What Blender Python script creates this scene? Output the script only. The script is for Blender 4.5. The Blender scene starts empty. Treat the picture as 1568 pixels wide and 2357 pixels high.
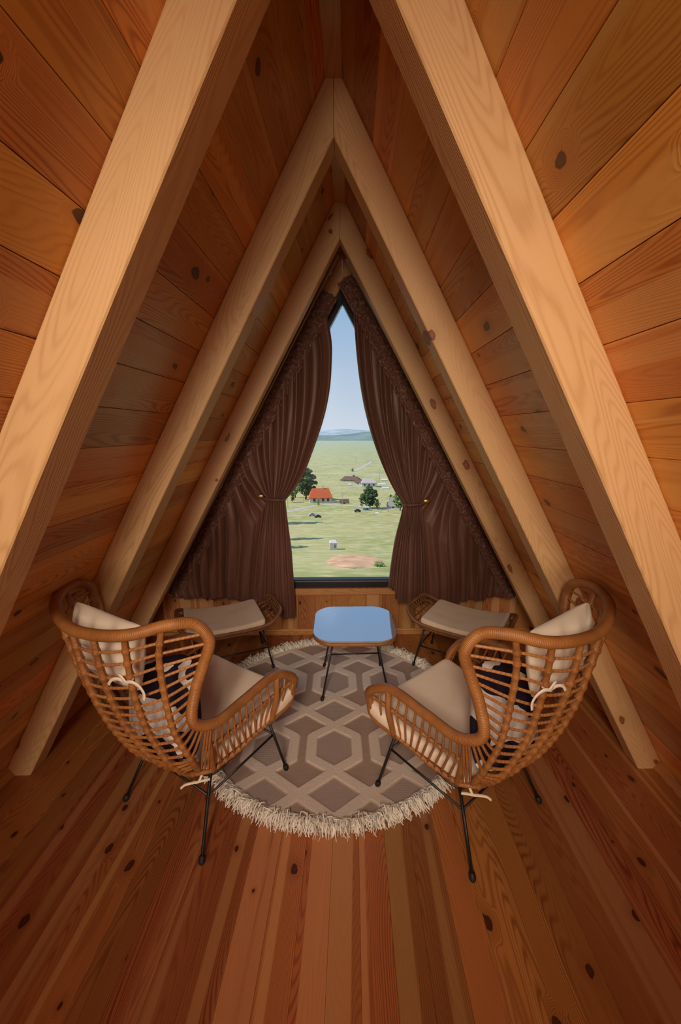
import bpy, bmesh, math, random
import numpy as np
from mathutils import Vector, Matrix, noise as mnoise
random.seed(7); rng = np.random.default_rng(7)
SC = bpy.context.scene
COL = SC.collection

# ------------------------------------------------------------------ camera
PITCH, YAW, ROLL, H = 0.1986064, 0.0269317, -0.0020889, 1.6
_cy, _sy, _cp, _sp, _cr, _sr = math.cos(YAW), math.sin(YAW), math.cos(PITCH), math.sin(PITCH), math.cos(ROLL), math.sin(ROLL)
_f = Vector((-_sy, _cy, 0)); _r = Vector((_cy, _sy, 0)); _u = Vector((0, 0, 1))
FWD = _cp*_f - _sp*_u; _u2 = _sp*_f + _cp*_u
RIGHT = _cr*_r + _sr*_u2; UP = -_sr*_r + _cr*_u2
cam_data = bpy.data.cameras.new('camera')
cam_data.sensor_fit = 'VERTICAL'; cam_data.sensor_height = 36.0; cam_data.lens = 917*36/2357
cam_data.clip_start = 0.02; cam_data.clip_end = 20000
cam = bpy.data.objects.new('camera', cam_data); COL.objects.link(cam)
cam.matrix_world = Matrix(((RIGHT.x, UP.x, -FWD.x, 0), (RIGHT.y, UP.y, -FWD.y, 0), (RIGHT.z, UP.z, -FWD.z, H), (0, 0, 0, 1)))
SC.camera = cam

# ------------------------------------------------------------------ light
SKY_STRENGTH = 1.15
world = bpy.data.worlds.new('world'); SC.world = world; world.use_nodes = True
wt = world.node_tree; wt.nodes.clear()
wo = wt.nodes.new('ShaderNodeOutputWorld'); bg = wt.nodes.new('ShaderNodeBackground')
wtc = wt.nodes.new('ShaderNodeTexCoord'); wsep = wt.nodes.new('ShaderNodeSeparateXYZ'); wr = wt.nodes.new('ShaderNodeValToRGB')
wt.links.new(wtc.outputs['Generated'], wsep.inputs[0]); wt.links.new(wsep.outputs['Z'], wr.inputs[0])
wr.color_ramp.elements[0].position = 0.0; wr.color_ramp.elements[0].color = (0.52, 0.59, 0.67, 1)
wr.color_ramp.elements[1].position = 1.0; wr.color_ramp.elements[1].color = (0.13, 0.26, 0.50, 1)
e = wr.color_ramp.elements.new(0.12); e.color = (0.40, 0.50, 0.63, 1)
e = wr.color_ramp.elements.new(0.32); e.color = (0.21, 0.37, 0.58, 1)
wt.links.new(wr.outputs[0], bg.inputs[0]); bg.inputs[1].default_value = SKY_STRENGTH
wt.links.new(bg.outputs[0], wo.inputs[0])

sun_d = bpy.data.lights.new('sun', 'SUN'); sun_d.energy = 3.9; sun_d.angle = 0.01; sun_d.color = (1.0, 0.94, 0.84)
sun = bpy.data.objects.new('sun', sun_d); COL.objects.link(sun)
sun.rotation_euler = Vector((0.80, 0.10, -0.80)).to_track_quat('-Z', 'Y').to_euler()

def area(name, loc, target, sx, sy, power, color, spread=180):
    d = bpy.data.lights.new(name, 'AREA'); d.shape = 'RECTANGLE'; d.size = sx; d.size_y = sy
    d.energy = power; d.color = color; d.spread = math.radians(spread)
    o = bpy.data.objects.new(name, d); COL.objects.link(o); o.location = loc
    o.rotation_euler = (Vector(target)-Vector(loc)).to_track_quat('-Z', 'Y').to_euler()
    return o
# daylight entering through the window of the rear gable, behind the camera
area('rear_window_daylight', (-0.30, -4.62, 1.15), (0.1, 2.4, 1.0), 1.25, 1.55, 60, (1.0, 0.86, 0.70), 150)
# fill light added under the ridge, behind the camera, brightening cushions and rug
area('ridge_fill', (-0.20, -0.80, 2.25), (0.06, 2.45, 0.45), 0.35, 0.8, 8.0, (1.0, 0.86, 0.70), 68)

SC.view_settings.view_transform = 'Standard'; SC.view_settings.look = 'None'
SC.view_settings.exposure = 0.0; SC.view_settings.gamma = 1.0; SC.view_settings.use_curve_mapping = False
SC.cycles.max_bounces = 7; SC.cycles.diffuse_bounces = 4; SC.cycles.adaptive_threshold = 0.015; SC.cycles.transparent_max_bounces = 16
SC.cycles.sample_clamp_indirect = 6.0; SC.cycles.use_denoising = True

# ------------------------------------------------------------------ geometry of the cabin (metres; y runs along the ridge)
XR, ZR, COT = -0.0647, 2.8418, 0.55714
AL = math.atan(1/COT)                 # roof pitch, about 60.9 degrees
KS = 0.0377429                        # the frames and the window wall stand slightly skew to the ridge
SKEW = math.atan(KS)
DW = 2.9618                           # window wall
DR = (0.88104, 1.62917, 2.38179)      # front faces of the three frames
def wy(d, x): return d + KS*x

def pixray(px, py):
    return (RIGHT*((px-784)/917) - UP*((py-1178.5)/917) + FWD).normalized()

# ------------------------------------------------------------------ helpers
def tag(o, label=None, cat=None, group=None, kind=None):
    if label: o['label'] = label
    if cat: o['category'] = cat
    if group: o['group'] = group
    if kind: o['kind'] = kind
    return o
def empty(name, loc=(0, 0, 0), rz=0.0):
    o = bpy.data.objects.new(name, None); COL.objects.link(o); o.location = loc; o.rotation_euler = (0, 0, rz)
    o.empty_display_size = 0.1
    return o
def link(name, me, mat=None, parent=None, loc=None, rot=None):
    o = bpy.data.objects.new(name, me); COL.objects.link(o)
    if mat is not None and len(me.materials) == 0: me.materials.append(mat)
    if parent is not None: o.parent = parent
    if loc is not None: o.location = loc
    if rot is not None: o.rotation_euler = rot
    return o
def mkmesh(name, V, Fc, uv=None, smooth=True):
    me = bpy.data.meshes.new(name)
    me.from_pydata([tuple(map(float, v)) for v in V], [], [tuple(f) for f in Fc]); me.update()
    if uv is not None:
        l = me.uv_layers.new(name='UVMap')
        idx = np.empty(len(me.loops), dtype=np.int32); me.loops.foreach_get('vertex_index', idx)
        l.data.foreach_set('uv', np.asarray(uv, dtype=np.float32)[idx].ravel())
    if smooth: me.polygons.foreach_set('use_smooth', [True]*len(me.polygons))
    return me
class MB:
    """collects geometry that becomes ONE mesh object"""
    def __init__(s): s.V = []; s.F = []; s.U = []
    def add(s, V, Fc, U=None):
        n = len(s.V); s.V += [tuple(v) for v in V]; s.F += [tuple(i+n for i in f) for f in Fc]
        s.U += [tuple(u) for u in U] if U is not None else [(0, 0)]*len(V)
        return s
    def tube(s, pts, r, sides=8, caps=True, closed=False):
        V, Fc, U = tube(pts, r, sides, caps, closed); return s.add(V, Fc, U)
    def box(s, c, d, rot=None, bev=0):
        V, Fc = boxg(d, bev)
        M = Matrix.Translation(Vector(c)) @ (rot.to_4x4() if rot is not None else Matrix.Identity(4))
        return s.add([M @ Vector(v) for v in V], Fc)
    def build(s, name, mat, parent=None, smooth=True, loc=None, rot=None):
        return link(name, mkmesh(name, s.V, s.F, s.U, smooth), mat, parent, loc, rot)
def boxg(d, bev=0):
    x, y, z = d[0]/2, d[1]/2, d[2]/2
    if bev <= 0:
        V = [(-x, -y, -z), (x, -y, -z), (x, y, -z), (-x, y, -z), (-x, -y, z), (x, -y, z), (x, y, z), (-x, y, z)]
        return V, [(3, 2, 1, 0), (4, 5, 6, 7), (0, 1, 5, 4), (1, 2, 6, 5), (2, 3, 7, 6), (3, 0, 4, 7)]
    bm = bmesh.new(); bmesh.ops.create_cube(bm, size=1)
    for v in bm.verts: v.co = (v.co.x*d[0], v.co.y*d[1], v.co.z*d[2])
    bmesh.ops.bevel(bm, geom=bm.edges[:], offset=bev, segments=2, affect='EDGES', profile=0.7)
    bm.verts.index_update()
    V = [tuple(v.co) for v in bm.verts]; Fc = [tuple(v.index for v in f.verts) for f in bm.faces]; bm.free()
    return V, Fc
def catmull(P, n=8, closed=False):
    P = [Vector(p) for p in P]
    if closed: Q = [P[-1]]+P+[P[0], P[1]]
    else: Q = [P[0]*2-P[1]]+P+[P[-1]*2-P[-2]]
    out = []
    for i in range(1, len(Q)-2):
        a, b, c, d = Q[i-1], Q[i], Q[i+1], Q[i+2]
        for k in range(n):
            t = k/n; out.append(0.5*((2*b)+(c-a)*t+(2*a-5*b+4*c-d)*t*t+(3*b-a-3*c+d)*t**3))
    if not closed: out.append(Q[-2])
    return out
def cat_at(P, t):
    """point of the Catmull-Rom curve through P at parameter t (index units)"""
    i = min(int(t), len(P)-2); f = t-i
    g = lambda k: Vector(P[k]) if 0 <= k < len(P) else (Vector(P[0])*2-Vector(P[1]) if k < 0 else Vector(P[-1])*2-Vector(P[-2]))
    a, b, c, d = g(i-1), g(i), g(i+1), g(i+2)
    return 0.5*((2*b)+(c-a)*f+(2*a-5*b+4*c-d)*f*f+(3*b-a-3*c+d)*f**3)
def tube(pts, r, sides=8, caps=True, closed=False):
    P = [Vector(p) for p in pts]; n = len(P)
    R = r if hasattr(r, '__len__') else [r]*n
    T = []
    for i in range(n):
        a = P[(i-1) % n] if (closed or i > 0) else P[0]; b = P[(i+1) % n] if (closed or i < n-1) else P[-1]
        t = b-a; T.append(t.normalized() if t.length > 1e-9 else Vector((0, 0, 1)))
    ref = Vector((0, 0, 1)) if abs(T[0].z) < 0.9 else Vector((1, 0, 0))
    N = (ref-T[0]*ref.dot(T[0])).normalized()
    V, U, Fc = [], [], []; L = 0
    m = n+1 if closed else n
    for i in range(m):
        j = i % n
        if i > 0:
            N = (N-T[j]*N.dot(T[j]));
            N = N.normalized() if N.length > 1e-6 else T[j].orthogonal().normalized()
            L += (P[j]-P[(i-1) % n]).length
        B = T[j].cross(N)
        for k in range(sides+1):
            a = 2*math.pi*k/sides
            V.append(P[j]+(N*math.cos(a)+B*math.sin(a))*R[j]); U.append((k/sides, L))
    w = sides+1
    for i in range(m-1):
        for k in range(sides): Fc.append((i*w+k, i*w+k+1, (i+1)*w+k+1, (i+1)*w+k))
    if caps and not closed:
        Fc.append(tuple(range(sides-1, -1, -1))); Fc.append(tuple((m-1)*w+k for k in range(sides)))
    return V, Fc, U
def grid_faces(nu, nv, off=0):
    return [(off+i*nv+j, off+(i+1)*nv+j, off+(i+1)*nv+j+1, off+i*nv+j+1) for i in range(nu-1) for j in range(nv-1)]
def sstep(a, b, x):
    t = min(1, max(0, (x-a)/(b-a))); return t*t*(3-2*t)

# ------------------------------------------------------------------ materials
def newmat(name):
    m = bpy.data.materials.new(name); m.use_nodes = True; nt = m.node_tree; nt.nodes.clear()
    o = nt.nodes.new('ShaderNodeOutputMaterial'); b = nt.nodes.new('ShaderNodeBsdfPrincipled'); nt.links.new(b.outputs[0], o.inputs[0])
    return m, nt, b
def setv(nt, sock, v):
    if isinstance(v, bpy.types.NodeSocket): nt.links.new(v, sock)
    else: sock.default_value = v
def math_(nt, op, a, b=None, c=None, clamp=False):
    n = nt.nodes.new('ShaderNodeMath'); n.operation = op; n.use_clamp = clamp; setv(nt, n.inputs[0], a)
    if b is not None: setv(nt, n.inputs[1], b)
    if c is not None: setv(nt, n.inputs[2], c)
    return n.outputs[0]
def vmath(nt, op, a, b=None):
    n = nt.nodes.new('ShaderNodeVectorMath'); n.operation = op; setv(nt, n.inputs[0], a)
    if b is not None: setv(nt, n.inputs[1], b)
    return n.outputs[0]
def mapr(nt, v, a, b, c=0.0, d=1.0, smooth=False):
    n = nt.nodes.new('ShaderNodeMapRange'); n.clamp = True
    if smooth: n.interpolation_type = 'SMOOTHSTEP'
    setv(nt, n.inputs[0], v)
    for i, q in enumerate((a, b, c, d)): n.inputs[i+1].default_value = q
    return n.outputs[0]
def mixc(nt, f, a, b, mode='MIX'):
    n = nt.nodes.new('ShaderNodeMix'); n.data_type = 'RGBA'; n.blend_type = mode
    setv(nt, n.inputs[0], f)
    for s, v in ((6, a), (7, b)):
        if isinstance(v, tuple): n.inputs[s].default_value = (*v[:3], 1)
        else: nt.links.new(v, n.inputs[s])
    return n.outputs[2]
def noise_(nt, vec, scale, detail=2, rough=0.5, col=False):
    n = nt.nodes.new('ShaderNodeTexNoise'); n.inputs['Scale'].default_value = scale; n.inputs['Detail'].default_value = detail
    n.inputs['Roughness'].default_value = rough
    if vec is not None: nt.links.new(vec, n.inputs['Vector'])
    return n.outputs['Color' if col else 'Fac']
def bump(nt, bsdf, h, strength=0.3, dist=0.002):
    n = nt.nodes.new('ShaderNodeBump'); n.inputs['Strength'].default_value = strength; n.inputs['Distance'].default_value = dist
    nt.links.new(h, n.inputs['Height']); nt.links.new(n.outputs[0], bsdf.inputs['Normal'])
def wood(name, light, dark, knotc=(0.050, 0.012, 0.004), rough=0.38, knots=0.5, lines=0.75, sap=None, vary=0.5, kscale=1.0, kdir='z', bumpd=0.0012, spec=0.5):
    """pine, grain along local y; every object gets its own cut through Object Info > Random"""
    m, nt, b = newmat(name)
    tc = nt.nodes.new('ShaderNodeTexCoord'); oi = nt.nodes.new('ShaderNodeObjectInfo')
    R = oi.outputs['Random']
    cmb = nt.nodes.new('ShaderNodeCombineXYZ')
    for i, k in enumerate((17.31, 91.7, 43.9)): setv(nt, cmb.inputs[i], math_(nt, 'MULTIPLY', R, k))
    P = vmath(nt, 'ADD', tc.outputs['Object'], cmb.outputs[0])
    # knots
    vk = vmath(nt, 'MULTIPLY', P, (6.4*kscale, 4.0*kscale, 0.9) if kdir == 'z' else (0.9, 3.2*kscale, 6.4*kscale))
    wob = noise_(nt, vmath(nt, 'MULTIPLY', P, (30, 14, 30)), 1.0, 2)
    vk2 = vmath(nt, 'ADD', vk, vmath(nt, 'MULTIPLY', noise_(nt, vmath(nt, 'MULTIPLY', P, (40, 20, 40)), 1.0, 1, col=True), (0.11, 0.11, 0.11)))
    vo = nt.nodes.new('ShaderNodeTexVoronoi'); vo.feature = 'F1'; vo.voronoi_dimensions = '2D'; vo.inputs['Scale'].default_value = 1.0
    sk = nt.nodes.new('ShaderNodeSeparateXYZ'); nt.links.new(vk2, sk.inputs[0]); ck = nt.nodes.new('ShaderNodeCombineXYZ')
    nt.links.new(sk.outputs[0 if kdir == 'z' else 2], ck.inputs[0]); nt.links.new(sk.outputs[1], ck.inputs[1]); nt.links.new(ck.outputs[0], vo.inputs['Vector'])
    dist = vo.outputs['Distance']
    vs = nt.nodes.new('ShaderNodeSeparateColor'); nt.links.new(vo.outputs['Color'], vs.inputs[0])
    keep = math_(nt, 'LESS_THAN', vs.outputs[0], knots)
    rad = mapr(nt, vs.outputs[1], 0, 1, 0.03, 0.105)
    kd = math_(nt, 'DIVIDE', dist, rad)                      # 1 at the knot's edge
    knot = math_(nt, 'MULTIPLY', mapr(nt, kd, 1.12, 0.9, 0, 1, True), keep)
    halo = math_(nt, 'MULTIPLY', mapr(nt, kd, 3.4, 0.8, 0, 1, True), keep)
    # growth rings: contour lines of a field stretched along the board
    fld = noise_(nt, vmath(nt, 'MULTIPLY', P, (5.0, 0.42, 5.0)), 1.0, 2.0, 0.45)
    fld = math_(nt, 'ADD', fld, math_(nt, 'MULTIPLY', halo, 0.09))
    fld = math_(nt, 'ADD', fld, math_(nt, 'MULTIPLY', noise_(nt, vmath(nt, 'MULTIPLY', P, (26, 3.0, 26)), 1.0, 2), 0.010))
    nx = nt.nodes.new('ShaderNodeSeparateXYZ'); nt.links.new(P, nx.inputs[0])
    sn = math_(nt, 'SINE', math_(nt, 'MULTIPLY', fld, 480.0))
    ring = math_(nt, 'POWER', math_(nt, 'ADD', math_(nt, 'MULTIPLY', sn, 0.5), 0.5), 2.2)
    fib = noise_(nt, vmath(nt, 'MULTIPLY', P, (260, 5, 260)), 1.0, 2, 0.6)
    fade = mapr(nt, noise_(nt, vmath(nt, 'MULTIPLY', P, (7, 0.8, 7)), 1.0, 1), 0.35, 0.65, 0.25, 1.0)
    g = math_(nt, 'MULTIPLY', math_(nt, 'MULTIPLY', ring, fade), lines)
    g = math_(nt, 'ADD', g, math_(nt, 'MULTIPLY', math_(nt, 'SUBTRACT', fib, 0.5), 0.35), clamp=True)
    big = mapr(nt, noise_(nt, vmath(nt, 'MULTIPLY', P, (3.0, 0.35, 3.0)), 1.0, 2), 0.3, 0.7, 0, 1)
    g2 = math_(nt, 'ADD', g, math_(nt, 'MULTIPLY', big, 0.28), clamp=True)
    c = mixc(nt, g2, light, dark)
    if sap is not None:
        sm = mapr(nt, noise_(nt, vmath(nt, 'MULTIPLY', P, (11, 0.12, 11)), 1.0, 1), 0.54, 0.58, 0, 0.75, True)
        c = mixc(nt, sm, c, sap)
    wn = nt.nodes.new('ShaderNodeTexWhiteNoise'); wn.noise_dimensions = '1D'; nt.links.new(math_(nt, 'MULTIPLY', R, 977.0), wn.inputs['W'])
    hv = nt.nodes.new('ShaderNodeHueSaturation'); nt.links.new(c, hv.inputs['Color'])
    nt.links.new(mapr(nt, wn.outputs['Value'], 0, 1, 1-0.30*vary, 1+0.28*vary), hv.inputs['Value'])
    nt.links.new(mapr(nt, R, 0, 1, 0.5-0.012*vary, 0.5+0.012*vary), hv.inputs['Hue'])
    hv.inputs['Saturation'].default_value = 1.0
    c = mixc(nt, math_(nt, 'MULTIPLY', halo, 0.30), hv.outputs[0], dark)
    kc = mixc(nt, mapr(nt, kd, 0.3, 0.95), tuple(min(1, 1.7*v) for v in knotc), knotc)
    c = mixc(nt, math_(nt, 'MULTIPLY', knot, 0.95), c, kc)
    nt.links.new(c, b.inputs['Base Color'])
    setv(nt, b.inputs['Roughness'], mapr(nt, wob, 0.2, 0.8, rough-0.04, rough+0.06))
    b.inputs['Specular IOR Level'].default_value = spec
    hgt = math_(nt, 'ADD', math_(nt, 'MULTIPLY', ring, 0.5), math_(nt, 'ADD', math_(nt, 'MULTIPLY', fib, 0.4), math_(nt, 'MULTIPLY', knot, -0.6)))
    bump(nt, b, hgt, 0.35, bumpd)
    return m
M = {}
M['floorwood'] = wood('floor_pine', (0.46, 0.160, 0.044), (0.19, 0.045, 0.011), rough=0.36, knots=0.42, sap=(0.56, 0.26, 0.09), vary=0.85, kscale=1.15)
M['ceilwood'] = wood('ceiling_pine', (0.80, 0.345, 0.070), (0.42, 0.115, 0.016), rough=0.34, knots=0.30, sap=(0.82, 0.42, 0.12), vary=1.0, kscale=0.9)
M['beam'] = wood('beam_spruce', (0.73, 0.44, 0.205), (0.50, 0.245, 0.090), kdir='x', knotc=(0.20, 0.06, 0.02), rough=0.5, knots=0.5, lines=0.5, vary=0.35, kscale=0.8)
M['trimwood'] = wood('trim_pine', (0.66, 0.33, 0.12), (0.42, 0.16, 0.045), rough=0.4, knots=0.1, vary=0.3)
M['wallwood'] = wood('gable_pine', (0.56, 0.24, 0.075), (0.30, 0.085, 0.020), rough=0.4, knots=0.25, sap=(0.66, 0.36, 0.15), vary=0.6, kscale=1.5)

def plain(name, col, rough=0.5, metal=0, spec=0.5, noise_amt=0, nscale=20, bumps=0, bscale=200, sheen=0):
    m, nt, b = newmat(name)
    b.inputs['Roughness'].default_value = rough; b.inputs['Metallic'].default_value = metal; b.inputs['Specular IOR Level'].default_value = spec
    tc = nt.nodes.new('ShaderNodeTexCoord')
    if noise_amt:
        n = noise_(nt, tc.outputs['Object'], nscale, 3)
        nt.links.new(mixc(nt, mapr(nt, n, 0.3, 0.7), tuple(v*(1-noise_amt) for v in col), tuple(min(1, v*(1+noise_amt)) for v in col)), b.inputs['Base Color'])
    else: b.inputs['Base Color'].default_value = (*col, 1)
    if bumps: bump(nt, b, noise_(nt, tc.outputs['Object'], bscale, 2), bumps, 0.002)
    if sheen: b.inputs['Sheen Weight'].default_value = sheen
    return m
M['metal'] = plain('black_steel', (0.012, 0.011, 0.011), 0.42, 0.0, 0.5)
M['rubber'] = plain('black_rubber', (0.010, 0.009, 0.009), 0.6)
M['frame'] = plain('black_window_frame', (0.018, 0.015, 0.016), 0.35, 0, 0.5, 0.2, 60)
M['cream'] = plain('cream_canvas', (0.90, 0.72, 0.54), 0.85, 0, 0.2, 0.05, 8, 0.25, 900, 0.2)
M['creampillow'] = plain('cream_satin', (0.90, 0.76, 0.58), 0.6, 0, 0.3, 0.04, 8, 0.15, 700, 0.3)
M['brass'] = plain('brass', (0.55, 0.36, 0.10), 0.35, 0.9)
M['track'] = plain('grey_track', (0.55, 0.47, 0.42), 0.45)
M['pin'] = plain('dark_plug_wood', (0.30, 0.08, 0.025), 0.5, 0, 0.4, 0.3, 300)

def rattan(name, light, dark, freq=95.0):
    m, nt, b = newmat(name)
    tc = nt.nodes.new('ShaderNodeTexCoord'); sp = nt.nodes.new('ShaderNodeSeparateXYZ'); nt.links.new(tc.outputs['UV'], sp.inputs[0])
    nz = noise_(nt, tc.outputs['Object'], 38, 3)
    ph = math_(nt, 'ADD', math_(nt, 'MULTIPLY', sp.outputs[1], freq*2*math.pi*2.2), math_(nt, 'ADD', math_(nt, 'MULTIPLY', nz, 3.0), math_(nt, 'MULTIPLY', sp.outputs[0], 6.2832)))
    s = math_(nt, 'ADD', math_(nt, 'MULTIPLY', math_(nt, 'SINE', ph), 0.5), 0.5)
    v = noise_(nt, tc.outputs['Object'], 14, 4, 0.6)
    f = math_(nt, 'ADD', math_(nt, 'MULTIPLY', math_(nt, 'POWER', s, 3.0), 0.40), math_(nt, 'MULTIPLY', mapr(nt, v, 0.3, 0.7), 0.55), clamp=True)
    nt.links.new(mixc(nt, f, light, dark), b.inputs['Base Color'])
    b.inputs['Roughness'].default_value = 0.42
    bump(nt, b, math_(nt, 'POWER', s, 0.5), 0.5, 0.0012)
    return m
M['rattan'] = rattan('rattan_wrap', (0.47, 0.19, 0.048), (0.20, 0.062, 0.014))
M['rattan_dark'] = rattan('rattan_dark', (0.36, 0.16, 0.055), (0.13, 0.045, 0.016))
M['cane'] = rattan('thin_cane', (0.50, 0.21, 0.06), (0.25, 0.08, 0.02), 30)

def curtain_mat():
    m, nt, b = newmat('brown_velvet')
    tc = nt.nodes.new('ShaderNodeTexCoord')
    n = noise_(nt, tc.outputs['Object'], 320, 2)
    nt.links.new(mixc(nt, mapr(nt, n, 0.3, 0.7), (0.115, 0.046, 0.028), (0.20, 0.084, 0.053)), b.inputs['Base Color'])
    b.inputs['Roughness'].default_value = 0.48; b.inputs['Specular IOR Level'].default_value = 0.45
    b.inputs['Sheen Weight'].default_value = 0.25; b.inputs['Sheen Roughness'].default_value = 0.4
    b.inputs['Sheen Tint'].default_value = (0.8, 0.45, 0.35, 1)
    bump(nt, b, n, 0.15, 0.001)
    return m
M['curtain'] = curtain_mat()

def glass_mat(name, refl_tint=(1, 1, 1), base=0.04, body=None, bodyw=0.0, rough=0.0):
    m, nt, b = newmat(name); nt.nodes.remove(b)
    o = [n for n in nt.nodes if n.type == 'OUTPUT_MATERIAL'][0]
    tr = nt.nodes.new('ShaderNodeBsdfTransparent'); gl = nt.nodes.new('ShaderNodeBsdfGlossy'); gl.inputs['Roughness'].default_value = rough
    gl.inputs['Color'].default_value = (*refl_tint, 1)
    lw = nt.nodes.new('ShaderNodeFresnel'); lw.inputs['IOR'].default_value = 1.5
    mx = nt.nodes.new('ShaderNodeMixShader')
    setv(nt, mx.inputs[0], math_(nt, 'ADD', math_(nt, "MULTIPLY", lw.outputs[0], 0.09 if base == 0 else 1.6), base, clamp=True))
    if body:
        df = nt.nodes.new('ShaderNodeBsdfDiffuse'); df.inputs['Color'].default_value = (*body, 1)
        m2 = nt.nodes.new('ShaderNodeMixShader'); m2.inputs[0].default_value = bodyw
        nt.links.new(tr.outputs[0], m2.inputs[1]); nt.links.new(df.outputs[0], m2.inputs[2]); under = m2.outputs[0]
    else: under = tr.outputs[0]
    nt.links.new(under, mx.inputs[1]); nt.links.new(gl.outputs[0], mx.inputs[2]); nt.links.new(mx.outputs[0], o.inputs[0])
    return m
M['glass'] = glass_mat('window_glass', base=0.0, rough=0.16)
M['tableglass'] = glass_mat('sky_tinted_table_glass', (0.85, 0.94, 1.0), 0.45, (0.97, 0.96, 0.99), 0.66, 0.03)  # blue tint, extra gloss and pale body imitate the bright sky reflection

# ------------------------------------------------------------------ setting: floor
X0 = XR-ZR*COT; X1 = XR+ZR*COT; YB = -4.60
b_ = MB(); b_.box(((X0+X1)/2, -0.8, -0.06), (X1-X0+0.5, 8.4, 0.08))
floor = b_.build('floor', M['trimwood'], smooth=False); tag(floor, kind='structure')
PW = 0.1037; FL = 7.8
V, Fc = boxg((PW-0.0006, FL, 0.02), 0.0009); plank_me = mkmesh('plank', V, Fc, smooth=False); plank_me.materials.append(M['floorwood'])
x = 0.035-PW*16
while x < X1+0.02:
    if x+PW > X0-0.02:
        link('plank', plank_me, parent=floor, loc=(x+PW/2, YB+FL/2, -0.010-random.random()*0.0005))
    x += PW

# ------------------------------------------------------------------ setting: the two sloping walls
BW = 0.1345; TH = 0.02; SL = ZR/math.sin(AL)
def slope_frame(side):
    """x axis down the slope, y along the ridge, z inward"""
    ex = Vector((side*math.cos(AL), 0, -math.sin(AL))); ey = Vector((0, 1, 0))
    ez = Vector((-side*math.sin(AL), 0, -math.cos(AL)))
    if ex.cross(ey).dot(ez) < 0: ey = -ey
    return ex, ey, ez
V, Fc = boxg((BW-0.0012, FL, TH), 0.0028); cb_me = mkmesh('plank', V, Fc, smooth=False); cb_me.materials.append(M['ceilwood'])
for side, nm, off in ((-1, 'wall_left', 0.802-6*BW), (1, 'wall_right', 0.681-5*BW)):
    ex, ey, ez = slope_frame(side)
    R3 = Matrix((ex, ey, ez)).transposed()
    apex = Vector((XR, 0, ZR))
    b_ = MB(); c = apex+ex*(SL/2+0.02)-ez*(TH+0.055)+Vector((0, -0.75, 0))
    b_.box(c, (SL+0.35, 8.3, 0.08), R3)
    w = b_.build(nm, M['trimwood'], smooth=False); tag(w, kind='structure')
    d = off
    while d < SL+0.02:
        if d+BW > 0.03:
            o = link('plank', cb_me, parent=w)
            o.matrix_world = Matrix.Translation(apex+ex*(d+BW/2)-ez*(TH/2+random.random()*0.0008)+Vector((0, YB+FL/2, 0))) @ R3.to_4x4()
        d += BW
# quarter-round moulding where the slope meets the floor, and the flat strip under the ridge
for i, side in enumerate((-1, 1)):
    pts = []
    c = Vector((XR+side*ZR*COT, 0, 0)); ex, ey, ez = slope_frame(side)
    prof = [Vector((side*-0.0, 0, 0)), Vector((-side*0.052, 0, 0)), Vector((-side*0.052, 0, 0.008)), Vector((-side*0.046, 0, 0.012)), Vector((-side*0.040, 0, 0.022)), Vector((-side*0.036, 0, 0.032)), Vector((-side*0.028, 0, 0.040)), Vector((-side*0.026, 0, 0.047))]
    n = len(prof); V = []
    for y in (YB, 3.1): V += [c+p+Vector((0, y, 0)) for p in prof]
    Fc = [(j, (j+1) % n, n+(j+1) % n, n+j) for j in range(n)]
    o = MB().add([Vector(v)-Vector((c.x, 0.4, 0)) for v in V], Fc).build('trim_%d' % (i+1), M['trimwood'], smooth=False, loc=(c.x, 0.4, 0)); tag(o, kind='structure')
b_ = MB(); b_.box((0, 0, 0), (0.062, 7.6, 0.02), bev=0.004)
o = b_.build('trim_3', M['trimwood'], smooth=False, loc=(XR, -0.80, ZR-0.047)); tag(o, kind='structure')

# ------------------------------------------------------------------ rafters
def rafter(i, side, h=0.110, w=0.100, label='', offz=0.0):
    d = DR[i]
    ex = Vector((side*math.cos(AL), 0, -math.sin(AL))); inn = Vector((-side*math.sin(AL), 0, -math.cos(AL)))
    apex = Vector((XR, 0, ZR))
    B = 0.0035
    # cross-section (inward, depth) with eased corners
    sec = [(0, B), (B, 0), (h-B, 0), (h, B), (h, w-B), (h-B, w), (B, w), (0, w-B)]
    top, bot = [], []
    for a, y in sec:
        p = apex+inn*(a+offz)
        xt = XR+side*0.0008; t = (xt-p.x)/ex.x; q = p+ex*t; q.y = wy(d, q.x)+y; top.append(q)
        t = (0.0-p.z)/ex.z; q = p+ex*t; q.y = wy(d, q.x)+y; bot.append(q)
    # local frame: y down the beam
    fy = (bot[3]-top[3]).normalized(); fz = inn.copy(); fx = fy.cross(fz).normalized(); fz = fx.cross(fy)
    org = (top[0]+bot[3])/2
    MW = Matrix.Translation(org) @ Matrix((fx, fy, fz)).transposed().to_4x4(); MI = MW.inverted()
    V = [MI @ q for q in top+bot]; n = 8
    Fc = [(j, (j+1) % n, n+(j+1) % n, n+j) for j in range(n)]+[tuple(range(n)), tuple(range(2*n-1, n-1, -1))]
    me = mkmesh('rafter', V, Fc, smooth=False)
    bm = bmesh.new(); bm.from_mesh(me); bmesh.ops.recalc_face_normals(bm, faces=bm.faces); bm.to_mesh(me); bm.free()
    o = link('rafter', me, M['beam']); o.matrix_world = MW
    tag(o, label, 'rafter', 'rafters of the three frames')
    return o, ex, inn
names = ('nearest frame, running out of the top of the picture', 'middle frame', 'frame nearest the curtains')
rl = {}
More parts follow.
